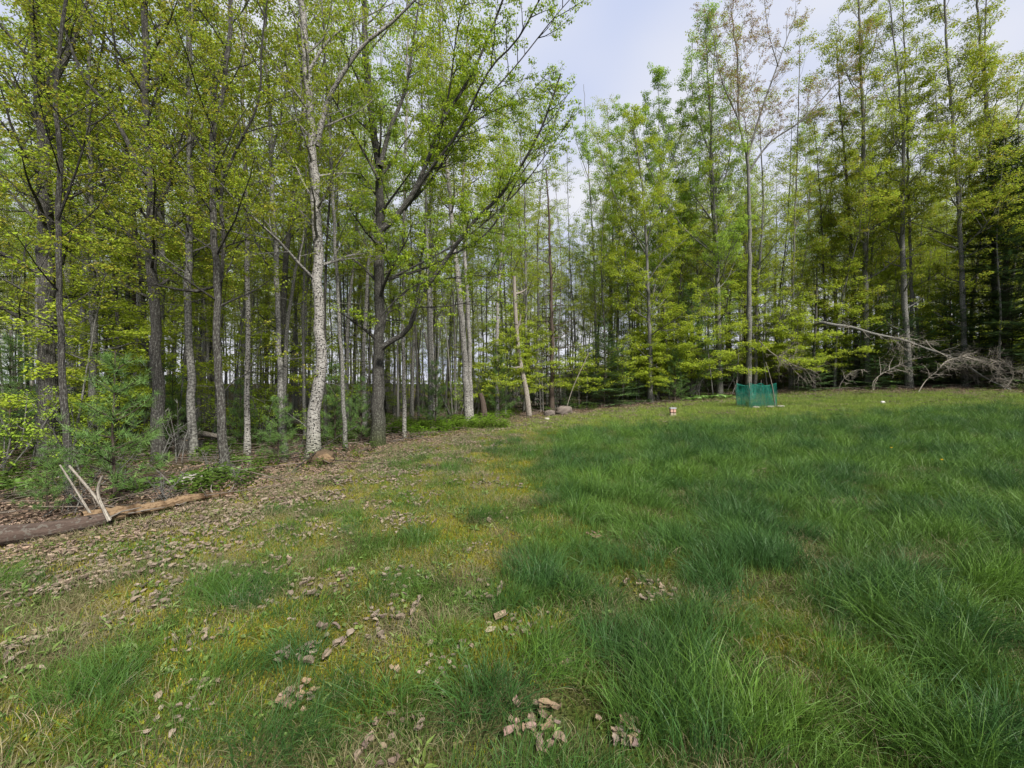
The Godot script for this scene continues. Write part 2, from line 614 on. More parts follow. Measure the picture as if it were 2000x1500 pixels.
func sapling(called: String, style: String, hgt: float, stems: int, spec: Dictionary) -> Node3D:
	rng.seed = hash(called + str(hgt) + str(spec))
	var o := Node3D.new()
	o.set_meta("base_name", called)
	o.set_meta("category", spec.get("category", "sapling"))
	var t := Plant.new()
	t.s = STYLE[style].duplicate()
	t.s.merge(spec.get("s", {}), true)
	for k in stems:
		var lean := Vector3(rn(), 0, rn()) * hgt * float(spec.get("lean", 0.12))
		var hh := hgt * rng.randf_range(0.7, 1.0)
		var w := Mesher.new()
		var tr := trunk_into(w, [Vector3(rn(), 0, rn()) * 0.06 * stems - Vector3(0, 0.05, 0), lean * 0.4 + Vector3(0, hh * 0.5, 0), lean + Vector3(0, hh, 0)], 0.006 + 0.0045 * hgt, 0.004, 5, 0.2, 0.0, 0.5)
		part(o, "stem", w.done(), M.grey)
		crown(t, tr[0], tr[1], spec.get("from", 0.25), 0.99, int(spec.get("many", 9)), hgt * float(spec.get("reach", 0.3)), hgt * 0.1, spec.get("rise", 0.15))
	finish(o, t, M.grey, M.leaf)
	return o


# ---------------------------------------------------------------- ground cover as many copies
func scatter(parent: Node, called: String, mesh: Mesh, material: Material, xs: Array, cs: Array) -> void:
	var mm := MultiMesh.new()
	mm.transform_format = MultiMesh.TRANSFORM_3D
	mm.use_colors = true
	mm.mesh = mesh
	mm.instance_count = xs.size()
	for k in xs.size():
		mm.set_instance_transform(k, xs[k])
		mm.set_instance_color(k, cs[k])
	var o := MultiMeshInstance3D.new()
	o.name = called
	o.multimesh = mm
	o.material_override = material
	parent.add_child(o, true)
	o.set_meta("kind", "stuff")


func clump(count: int, radius: float, lo: float, hi: float, wd: float, arch: float, segs: int, lean := 0.0) -> ArrayMesh:
	var f := Flakes.new()
	for k in count:
		var a := rng.randf() * TAU
		var p := Vector3(cos(a), 0, sin(a)) * radius * sqrt(rng.randf())
		var out := (Vector3(p.x, 0, p.z) / radius * 0.5 + Vector3(rn(), 0, rn()) * 0.5)
		var ln := rng.randf_range(lo, hi)
		var d := (Vector3.UP + out * 0.55 + Vector3(lean, 0, 0)).normalized()
		var side := d.cross(Vector3(rn(), 0.1, rn())).normalized() * wd * rng.randf_range(0.7, 1.2)
		var shape := PackedVector3Array()
		var q := p
		for j in segs:
			var nx := q + d * ln / segs
			d = (d + (out + Vector3(lean, 0, 0) + Vector3.DOWN * 0.55) * arch / segs * rng.randf_range(0.6, 1.3)).normalized()
			var w0 := 1.0 - 0.75 * pow(float(j) / segs, 1.5)
			var w1 := 1.0 - 0.75 * pow(float(j + 1) / segs, 1.5)
			if j == segs - 1:
				shape.append_array([q - side * w0, q + side * w0, nx])
			else:
				shape.append_array([q - side * w0, q + side * w0, nx + side * w1, q - side * w0, nx + side * w1, nx - side * w1])
			q = nx
		var b := rng.randf_range(0.7, 1.3)
		var tint := Color(b, b, b)
		if rng.randf() < 0.1: tint = Color(1.9, 1.35, 1.4) * b
		f.put(Transform3D.IDENTITY, shape, tint)
	return f.done()


func litter_patch(count: int, radius: float, size: float) -> ArrayMesh:   # curled dead leaves lying about
	var f := Flakes.new()
	for k in count:
		var a := rng.randf() * TAU
		var p := Vector3(cos(a), 0, sin(a)) * radius * sqrt(rng.randf()) + Vector3.UP * rng.randf_range(0.004, 0.02)
		f.put(Transform3D(Basis(any_dir(), 0.55 * rn()) * Basis(Vector3.UP, rng.randf() * TAU), p), dead_leaf(size * rng.randf_range(0.7, 1.25)), Color(1, 0.97 + 0.05 * rn(), 0.95 + 0.1 * rn()) * rng.randf_range(0.55, 1.35))
	return f.done()


func dead_leaf(sz: float) -> PackedVector3Array:
	var grid := []
	var cu := rng.randf_range(-0.6, 1.6)
	var cv := rng.randf_range(-0.9, 1.2)
	var fold := rng.randf_range(-0.2, 0.9)
	var nx := 4
	for y in nx:
		var wl := rng.randf_range(0.55, 1.15)
		var wr := rng.randf_range(0.55, 1.15)
		for x in nx:
			var u := float(x) / (nx - 1) * 2.0 - 1.0
			var v := float(y) / (nx - 1) * 2.0 - 1.0
			var w := (1.0 - 0.55 * v * v) * (wl if u < 0.0 else wr)
			grid.append(Vector3(u * w * 0.42, (cu * u * u + cv * v * v) * 0.24 + fold * absf(u) * 0.28 + 0.09 * rn(), v * 0.55 + 0.12 * rn()) * sz)
	var out := PackedVector3Array()
	for y in nx - 1:
		for x in nx - 1:
			var p := y * nx + x
			out.append_array([grid[p], grid[p + 1], grid[p + nx], grid[p + 1], grid[p + nx + 1], grid[p + nx]])
	return out


func lush(x: float, z: float, sd: float) -> float:   # 0 bare to 1 thick dark grass
	var d := -z
	var n := nz.get_noise_2d(x * 16.0 + 40.0, z * 16.0)
	var big := nz.get_noise_2d(x * 5.0, z * 5.0 + 90.0)
	var right := smoothstep(-0.5, 1.0, x - 0.12 * (d - 4.0) + 0.7 * big) * smoothstep(14.0, 11.0, d + 2.0 * n - 0.12 * x)
	var front := smoothstep(3.4, 2.2, d) * 0.55
	var v := maxf(right * (1.05 + 1.1 * minf(n + 0.1, 0.0)), front * smoothstep(-0.1, 0.3, n + big * 0.6 + 0.1) * smoothstep(-3.5, -1.5, x))
	var tuft := smoothstep(0.22, 0.42, n + 0.15 * big) * smoothstep(-4.5, -2.5, x) * smoothstep(15.0, 8.0, d) * 0.7
	if d < 3.2: v *= 0.55 + 0.6 * smoothstep(-0.25, 0.2, n)
	v = maxf(v, tuft)
	for e in PATCHES:
		var q := Vector2((x - e[0].x) / e[1], (z - e[0].y) / e[2]).length()
		v = maxf(v, smoothstep(1.15, 0.7, q) * float(e[3]))
	return clampf(v * smoothstep(0.2, 1.4, sd), 0.0, 1.0)


var MOSS := [[Vector2(0.05, -3.96), 0.7, 0.5], [Vector2(0.67, -4.12), 0.4, 0.3], [Vector2(-0.43, -5.74), 0.8, 0.6], [Vector2(-0.96, -4.80), 0.5, 0.35], [Vector2(-2.09, -5.96), 0.6, 0.5], [Vector2(-2.66, -3.04), 0.4, 0.3], [Vector2(-0.53, -2.34), 0.25, 0.16], [Vector2(0.00, -2.38), 0.2, 0.14], [Vector2(-0.90, -2.12), 0.25, 0.14]]
var PATCHES := [
	[Vector2(-1.16, -4.04), 0.42, 0.3, 1.0], [Vector2(-2.05, -3.10), 0.35, 0.22, 0.8], [Vector2(-1.30, -2.88), 0.35, 0.22, 0.9], [Vector2(-0.71, -3.14), 0.4, 0.2, 0.9], [Vector2(0.00, -2.98), 0.5, 0.25, 0.95],
	[Vector2(-0.30, -4.76), 0.35, 0.25, 0.7], [Vector2(-4.14, -3.38), 0.35, 0.3, 0.8], [Vector2(-2.21, -2.16), 0.35, 0.2, 0.7], [Vector2(-0.34, -1.96), 0.3, 0.25, 0.9], [Vector2(0.42, -2.26), 0.28, 0.25, 0.9], [Vector2(0.80, -1.88), 0.25, 0.25, 0.9],
	[Vector2(-2.40, -4.36), 0.3, 0.2, 0.5], [Vector2(0.87, -8.74), 1.6, 0.8, 0.6], [Vector2(-1.57, -1.90), 0.4, 0.2, 0.6],
]

func leaf_cover(x: float, z: float, sd: float) -> float:   # how thickly dead leaves lie
	var d := -z
	var n := nz.get_noise_2d(x * 22.0 + 200.0, z * 22.0)
	if sd < 0.0: return 0.65 * smoothstep(-3.0, -0.2, sd) + 0.3 + 0.4 * n
	var rim := smoothstep(2.4, 0.3, sd - 0.35 + n)
	var left := smoothstep(1.2, -2.0, x - 0.1 * (d - 5.0)) * smoothstep(-0.15, 0.45, n + 0.05)
	var far := smoothstep(11.0, 15.0, d) * smoothstep(8.0, 3.0, x) * 0.6 * smoothstep(0.0, 0.4, n) + smoothstep(11.0, 14.0, d) * 0.12
	var tan := smoothstep(0.28, 0.5, n) * 0.3
	return clampf(maxf(maxf(rim, left * 0.34), maxf(far, tan * 0.5)), 0.0, 1.0)


func bare(x: float, z: float) -> float:   # worn patches where straw shows
	var n := nz.get_noise_2d(x * 20.0 + 700.0, z * 20.0 - 200.0)
	return 0.85 * smoothstep(0.08, 0.32, n + 0.04) * smoothstep(8.0, 3.0, -z) + 0.7 * smoothstep(0.15, 0.35, n) * smoothstep(6.0, 12.0, -z)


func moss_cover(x: float, z: float) -> float:
	var n := nz.get_noise_2d(x * 13.0 - 60.0, z * 13.0 + 30.0)
	var here := smoothstep(-6.5, -2.5, x) * smoothstep(3.5, 1.0, x - 0.1 * (-z - 4.0)) * smoothstep(1.0, 2.5, -z)
	var v := smoothstep(-0.02, 0.3, n + 0.12) * here
	for e in MOSS:
		v = maxf(v, smoothstep(1.2, 0.6, Vector2((x - e[0].x) / e[1], (z - e[0].y) / e[2]).length() + n))
	return v


func build_ground() -> void:
	var xs := []
	var zs := []
	for a in [-600.0, -300.0, -160.0, -100.0, -70.0, -52.0, -40.0, -31.0, -25.0, -21.0]: xs.append(a)
	var q := -18.0
	while q < 25.0:
		xs.append(q)
		q += 0.16 if absf(q) < 7.0 else 0.3
	for a in [26.0, 29.0, 33.0, 38.0, 45.0, 55.0, 70.0, 100.0, 160.0, 300.0, 600.0]: xs.append(a)
	for a in [60.0, 30.0, 15.0, 8.0, 4.0, 2.0]: zs.append(a)
	q = 0.0
	while q > -26.0:
		zs.append(q)
		q -= 0.14 if q > -8.0 else 0.26
	for a in [27.0, 30.0, 34.0, 40.0, 48.0, 60.0, 80.0, 120.0, 200.0, 350.0, 700.0]: zs.append(-a)
	var v := PackedVector3Array()
	var c := PackedColorArray()
	for z in zs:
		for x in xs:
			v.append(on_ground(x, z))
			var sd := edge_distance(x, z) if absf(x) < 40.0 and z > -40.0 else -20.0
			var n := nz.get_noise_2d(x * 30.0, z * 30.0)
			var col := Color(0.148, 0.144, 0.047)
			var g := clampf(0.5 + 0.9 * nz.get_noise_2d(x * 12.0 + 9.0, z * 12.0) + 0.3 * n + (0.25 if z < -12.5 else 0.0), 0.0, 1.0)
			col = col.lerp(Color(0.078, 0.140, 0.023), clampf(g + 0.25, 0.0, 1.0))
			col = col.lerp(Color(0.3, 0.265, 0.03), 0.9 * moss_cover(x, z))
			col = col.lerp(Color(0.230, 0.191, 0.119), 0.8 * bare(x, z))
			if sd > -1.0: col = col.lerp(Color(0.06, 0.085, 0.022), 0.7 * lush(x, z, sd))
			var soil := Color(0.15, 0.11, 0.078).lerp(Color(0.2, 0.15, 0.115), clampf(0.5 + n, 0, 1))
			if sd < -1.5: soil = soil.lerp(Color(0.11, 0.13, 0.04), 0.8 * smoothstep(-0.15, 0.25, nz.get_noise_2d(x * 8.0, z * 8.0 + 50.0)))
			col = col.lerp(soil, maxf(leaf_cover(x, z, sd) * 0.75, smoothstep(0.0, -0.8, sd)))
			col = col.lerp(Color(0.12, 0.195, 0.032), 0.6 * smoothstep(10.5, 13.5, -z) * smoothstep(0.3, 1.5, sd) * (1.0 - leaf_cover(x, z, sd)) * clampf(0.7 + 0.8 * n, 0.0, 1.0))
			if absf(x) > 90.0 or z < -100.0: col = Color(0.08, 0.11, 0.035)
			c.append(col)
	var w := xs.size()
	var idx := PackedInt32Array()
	for j in zs.size() - 1:
		for k in w - 1:
			var a := j * w + k
			idx.append_array([a, a + w, a + 1, a + 1, a + w, a + w + 1])
	var nrm := PackedVector3Array()
	nrm.resize(v.size())
	for j in zs.size():
		for k in w:
			var l: Vector3 = v[j * w + maxi(k - 1, 0)]
			var r: Vector3 = v[j * w + mini(k + 1, w - 1)]
			var b: Vector3 = v[maxi(j - 1, 0) * w + k]
			var f: Vector3 = v[mini(j + 1, zs.size() - 1) * w + k]
			nrm[j * w + k] = (r - l).cross(f - b).normalized()
	var a := []
	a.resize(Mesh.ARRAY_MAX)
	a[Mesh.ARRAY_VERTEX] = v
	a[Mesh.ARRAY_NORMAL] = nrm
	a[Mesh.ARRAY_COLOR] = c
	a[Mesh.ARRAY_INDEX] = idx
	var m := ArrayMesh.new()
	m.add_surface_from_arrays(Mesh.PRIMITIVE_TRIANGLES, a)
	var mat := StandardMaterial3D.new()
	mat.vertex_color_use_as_albedo = true
	mat.roughness = 1.0
	mat.metallic_specular = 0.1
	var grain := noise_image(512, 512, 0.05, 5, 5)
	var fib := stretched(512, 512, 512, 128, 0.09, 15, 3)
	var im := Image.create(512, 512, false, Image.FORMAT_RGB8)
	for y in 512:
		for x in 512:
			var k := 0.45 + 0.6 * grain.get_pixel(x, y).r + 0.35 * (fib.get_pixel(x, y).r if (x / 64 + y / 64) % 2 else fib.get_pixel(y, x).r)
			im.set_pixel(x, y, Color(k * 0.72, k * 0.71, k * 0.69))
	mat.albedo_texture = ImageTexture.create_from_image(im)
	mat.uv1_triplanar = true
	mat.uv1_world_triplanar = true
	mat.uv1_scale = Vector3(1.1, 1.1, 1.1)
	mat.heightmap_enabled = true
	mat.heightmap_texture = mat.albedo_texture
	mat.heightmap_scale = 3.0
	var o := part(self, "ground", m, mat)
	tag(o, "lawn and forest floor, grassy, rising gently to the right", "ground", "", "structure")


func seen_from_lawn(x: float, z: float) -> bool:   # the part of the place worth covering
	return z < 0.4 and absf(x) < 1.45 * maxf(-z, 0.0) + 2.2


func build_grass() -> void:
	rng.seed = 77
	var tall := []
	for k in 4: tall.append(clump(95, 0.13, 0.12, 0.29, 0.0016, 1.7, 4, 0.14))
	var short := []
	for k in 3: short.append(clump(60, 0.15, 0.03, 0.1, 0.0013, 1.1, 3))
	var straw := []
	for k in 2: straw.append(clump(75, 0.17, 0.05, 0.14, 0.0011, 3.0, 3))
	var moss := clump(110, 0.12, 0.008, 0.022, 0.003, 0.5, 1)
	var weed := []
	for kind in 3:
		var plate := Flakes.new()
		var n0: int = [4, 7, 3][kind]
		for k in n0:
			var a := TAU * k / n0 + rn() * 0.6
			var shape := PackedVector3Array()
			var rise := rng.randf_range(0.15, 0.9)
			leaf_shape(shape, Vector3(cos(a), 0.5 * rise, sin(a)) * rng.randf_range(0.005, 0.025), Vector3(cos(a), rise, sin(a)).normalized(), Vector3.UP + any_dir() * 0.3, [0.045, 0.07, 0.035][kind] * rng.randf_range(0.5, 1.25), [0.034, 0.02, 0.036][kind] * rng.randf_range(0.7, 1.2))
			plate.put(Transform3D.IDENTITY, shape, Color.WHITE * rng.randf_range(0.7, 1.25))
		weed.append(plate.done())
	var tx := [[], [], [], []]; var tc := [[], [], [], []]
	var sx := [[], [], []]; var sc := [[], [], []]
	var dx := [[], []]; var dc := [[], []]
	var mx := []; var mc := []
	var wx := [[], [], []]; var wc := [[], [], []]
	var z := 0.4
	while z > -23.0:
		var d := -z
		var step := 0.085 + 0.0075 * maxf(d, 0.0)
		var x := -1.45 * maxf(d, 0.0) - 2.2
		while x < 1.45 * maxf(d, 0.0) + 2.2:
			var px := x + rn() * step * 0.6
			var pz := z + rn() * step * 0.6
			x += step
			var sd := edge_distance(px, pz)
			if sd < -1.2: continue
			var l := lush(px, pz, sd)
			var lv := leaf_cover(px, pz, sd)
			var ms := moss_cover(px, pz)
			var n := nz.get_noise_2d(px * 10.0, pz * 10.0 + 300.0)
			var n2 := nz.get_noise_2d(px * 34.0 + 70.0, pz * 34.0)
			var grow := 1.0 + 0.03 * d
			var ba := nz.get_noise_2d(px * 7.0 + 500.0, pz * 7.0) * 5.0
			var bunch := smoothstep(-0.16, 0.16, nf2.get_noise_2d(px, pz))
			if rng.randf() < l * (0.8 if l > 0.25 else 0.25) * (0.14 + 0.86 * bunch):
				var b := Basis(Vector3.UP, ba + rn() * 1.1) * Basis(Vector3(0, 0, 1), -0.15 - 0.45 * rng.randf() * maxf(0.0, 0.5 + n))
				var k := rng.randi() % 4
				tx[k].append(Transform3D(b * (rng.randf_range(0.55, 1.0) * (0.5 + 0.55 * l) * (0.6 + 0.65 * bunch) * minf(grow, 1.25)), on_ground(px, pz, -0.01)))
				tc[k].append(Color(0.04, 0.1, 0.024).lerp(Color(0.098, 0.19, 0.026), clampf(0.35 + 1.2 * n + 1.1 * n2, 0, 1)) * rng.randf_range(0.8, 1.2))
			var br := bare(px, pz)
			var far := smoothstep(11.0, 14.5, d)
			var sp := (0.62 + 0.5 * n2 + 0.5 * n + 0.4 * l + 0.6 * far) * (1.0 - 0.6 * lv) * (1.0 - 0.3 * ms * (1.0 - l)) * smoothstep(-0.6, 1.0, sd) * (1.0 - 0.75 * br)
			if rng.randf() < sp:
				var k := rng.randi() % 3
				sx[k].append(Transform3D(Basis(Vector3.UP, rng.randf() * TAU) * (rng.randf_range(0.7, 1.35) * grow), on_ground(px, pz, -0.005)))
				sc[k].append(Color(0.051, 0.125, 0.020).lerp(Color(0.086, 0.172, 0.027), far).lerp(Color(0.24, 0.32, 0.05) if far > 0.3 else Color(0.100, 0.168, 0.026), clampf(0.4 + 1.2 * n2 + 0.3 * far, 0, 1)) * rng.randf_range(0.8, 1.15))
			if rng.randf() < (0.3 - 0.4 * n2 + 0.6 * br) * (1.0 - 0.75 * l) * (1.0 - 0.5 * far) * smoothstep(-0.4, 0.5, sd):
				var k := rng.randi() % 2
				dx[k].append(Transform3D(Basis(Vector3.UP, rng.randf() * TAU) * (rng.randf_range(0.6, 1.2) * grow), on_ground(px, pz, -0.01)))
				dc[k].append(Color(0.238, 0.200, 0.119).lerp(Color(0.170, 0.166, 0.072), rng.randf()) * rng.randf_range(0.8, 1.15))
			if rng.randf() < ms * 0.75 * (1.0 - l):
				mx.append(Transform3D(Basis(Vector3.UP, rng.randf() * TAU) * rng.randf_range(0.9, 1.6), on_ground(px, pz)))
				mc.append(Color(0.289, 0.255, 0.017).lerp(Color(0.212, 0.238, 0.025), rng.randf()) * rng.randf_range(0.85, 1.15))
			if rng.randf() < 0.95 * smoothstep(1.2, -1.5, px - 0.05 * d) * smoothstep(-0.2, 0.4, n2 + 0.2) * smoothstep(-0.8, 0.3, sd):
				var k := rng.randi() % 3
				wx[k].append(Transform3D(Basis(Vector3.UP, rng.randf() * TAU) * Basis(Vector3(rn(), 0, rn()).normalized(), 0.35 * rn()) * rng.randf_range(0.4, 1.1), on_ground(px, pz, 0.01)))
				wc[k].append(Color(0.11, 0.19, 0.045).lerp(Color(0.16, 0.22, 0.05), rng.randf()) * rng.randf_range(0.7, 1.15))
		z -= step
	var o := thing("tall_grass", "long dark green grass in thick windblown tufts over the right of the lawn", "grass")
	o.set_meta("kind", "stuff")
	for k in 4: scatter(o, "tussocks", tall[k], M.grass, tx[k], tc[k])
	o = thing("short_grass", "short bright green lawn grass between the tufts", "grass")
	o.set_meta("kind", "stuff")
	for k in 3: scatter(o, "blades", short[k], M.grass, sx[k], sc[k])
	o = thing("dry_grass", "straw coloured dry grass matted between the green blades", "grass")
	o.set_meta("kind", "stuff")
	for k in 2: scatter(o, "straws", straw[k], M.straw, dx[k], dc[k])
	o = thing("moss", "yellow green moss patches in the middle of the lawn", "moss")
	o.set_meta("kind", "stuff")
	scatter(o, "moss_tips", moss, M.straw, mx, mc)
	o = thing("broadleaf_weeds", "small round leaved weeds low in the left lawn", "weeds")
	o.set_meta("kind", "stuff")
	for k in 3: scatter(o, "weed_leaves", weed[k], M.grass, wx[k], wc[k])
	print("tall ", tx[0].size() * 4, " short ", sx[0].size() * 3, " straw ", dx[0].size() * 2, " moss ", mx.size(), " weeds ", wx[0].size() * 3)


func build_litter() -> void:
	rng.seed = 99
	var patch := []
	for k in 3: patch.append(litter_patch(18, 0.2, 0.038))
	var xs := [[], [], []]
	var cs := [[], [], []]
	var z := 0.0
	while z > -34.0:
		var d := -z
		var step := 0.13 + 0.009 * d
		var x := -1.45 * d - 2.0
		while x < 1.45 * d + 2.0:
			var px := x + rn() * step * 0.5
			var pz := z + rn() * step * 0.5
			x += step
			var sd := edge_distance(px, pz)
			if sd < -9.0: continue
			var l := lush(px, pz, sd) if sd > 0.0 else 0.0
			if rng.randf() > leaf_cover(px, pz, sd) * (1.0 - 0.85 * l) * 0.85: continue
			var k := rng.randi() % 3
			xs[k].append(Transform3D(Basis(Vector3.UP, rng.randf() * TAU) * (rng.randf_range(0.75, 1.2) * (1.0 + 0.015 * d)), on_ground(px, pz, 0.008)))
			var rim := smoothstep(1.5, 0.0, sd)
			cs[k].append(Color(0.24, 0.195, 0.15).lerp(Color(0.24, 0.17, 0.12), clampf(rim * 0.8 + 0.4 * rn(), 0, 1)) * rng.randf_range(0.7, 1.2))
		z -= step
	var o := thing("dead_leaves", "curled brown and grey dead leaves strewn along the lawn edge and woods", "leaf litter")
	o.set_meta("kind", "stuff")
	for k in 3: scatter(o, "leaf_drift", patch[k], M.litter, xs[k], cs[k])
	# sticks on the forest floor
	var sx := []
	var sc := []
	var w := Mesher.new()
	for k in 5:
		var p := Vector3(rn(), 0.15 + 0.1 * rng.randf(), rn()) * 0.5
		var d := Vector3(rn(), 0.12 * rn(), rn()).normalized()
		w.tube([p, p + d * 0.35 + any_dir() * 0.05, p + d * 0.8 + any_dir() * 0.1], [0.007, 0.006, 0.003], 4)
	var sm := w.done()
	for k in 2200:
		var r := rng.randf_range(-1.3, 1.35)
		var d := 4.5 + 26.0 * pow(rng.randf(), 0.8)
		var x := r * d
		var sd := edge_distance(x, -d)
		if sd > -0.1 or sd < -14.0: continue
		sx.append(Transform3D(Basis(Vector3.UP, rng.randf() * TAU) * rng.randf_range(0.6, 1.5), on_ground(x, -d)))
		sc.append(Color(0.9, 0.85, 0.8) * rng.randf_range(0.4, 1.3))
	o = thing("fallen_twigs", "grey fallen twigs and sticks strewn over the forest floor", "twigs")
	o.set_meta("kind", "stuff")
	scatter(o, "sticks", sm, M.dead, sx, sc)
	# low plants of the forest floor
	var f := Flakes.new()
	for k in 9:
		var b := Vector3(rn(), 0, rn()) * 0.16
		for j in 5:
			var a := rng.randf() * TAU
			var shape := PackedVector3Array()
			leaf_shape(shape, b + Vector3(0, 0.04 + 0.05 * j, 0), Vector3(cos(a), 0.35, sin(a)).normalized(), Vector3.UP, 0.09 * rng.randf_range(0.7, 1.2), 0.045)
			f.put(Transform3D.IDENTITY, shape, Color.WHITE * rng.randf_range(0.75, 1.25))
	var hm := f.done()
	var hx := []
	var hc := []
	for k in 9000:
		var r := rng.randf_range(-1.3, 1.35)
		var d := 4.5 + 30.0 * pow(rng.randf(), 0.8)
		var x := r * d
		var sd := edge_distance(x, -d)
		if sd > 0.15 or sd < -16.0: continue
		var n := nz.get_noise_2d(x * 8.0, -d * 8.0 + 50.0)
		var bright := x > -3.2 and x < 0.2 and d > 12.0 and sd > -3.0
		if rng.randf() > (0.75 if bright else clampf(0.32 + 1.6 * n, 0.05, 0.8)): continue
		hx.append(Transform3D(Basis(Vector3.UP, rng.randf() * TAU) * rng.randf_range(0.6, 1.2), on_ground(x, -d, -0.01)))
		hc.append((Color(0.17, 0.3, 0.03) if bright else Color(0.1, 0.165, 0.03)) * rng.randf_range(0.75, 1.2))
	for k in 150:   # the bright green patch under the birches
		var p: Vector3 = Vector3(-2.15, 0.08, -13.24)
		var x := p.x + rng.randf_range(-2.2, 2.0)
		var z2 := p.z - 4.5 * rng.randf() * rng.randf()
		hx.append(Transform3D(Basis(Vector3.UP, rng.randf() * TAU) * rng.randf_range(0.6, 1.35), on_ground(x, z2, -0.01)))
		hc.append(Color(0.16, 0.26, 0.035) * rng.randf_range(0.75, 1.2))
	o = thing("forest_floor_plants", "low leafy green plants covering the ground under the trees", "ground cover")
	o.set_meta("kind", "stuff")
	scatter(o, "plant_leaves", hm, M.leaf, hx, hc)
	print("litter ", xs[0].size() * 3, " herbs ", hx.size())

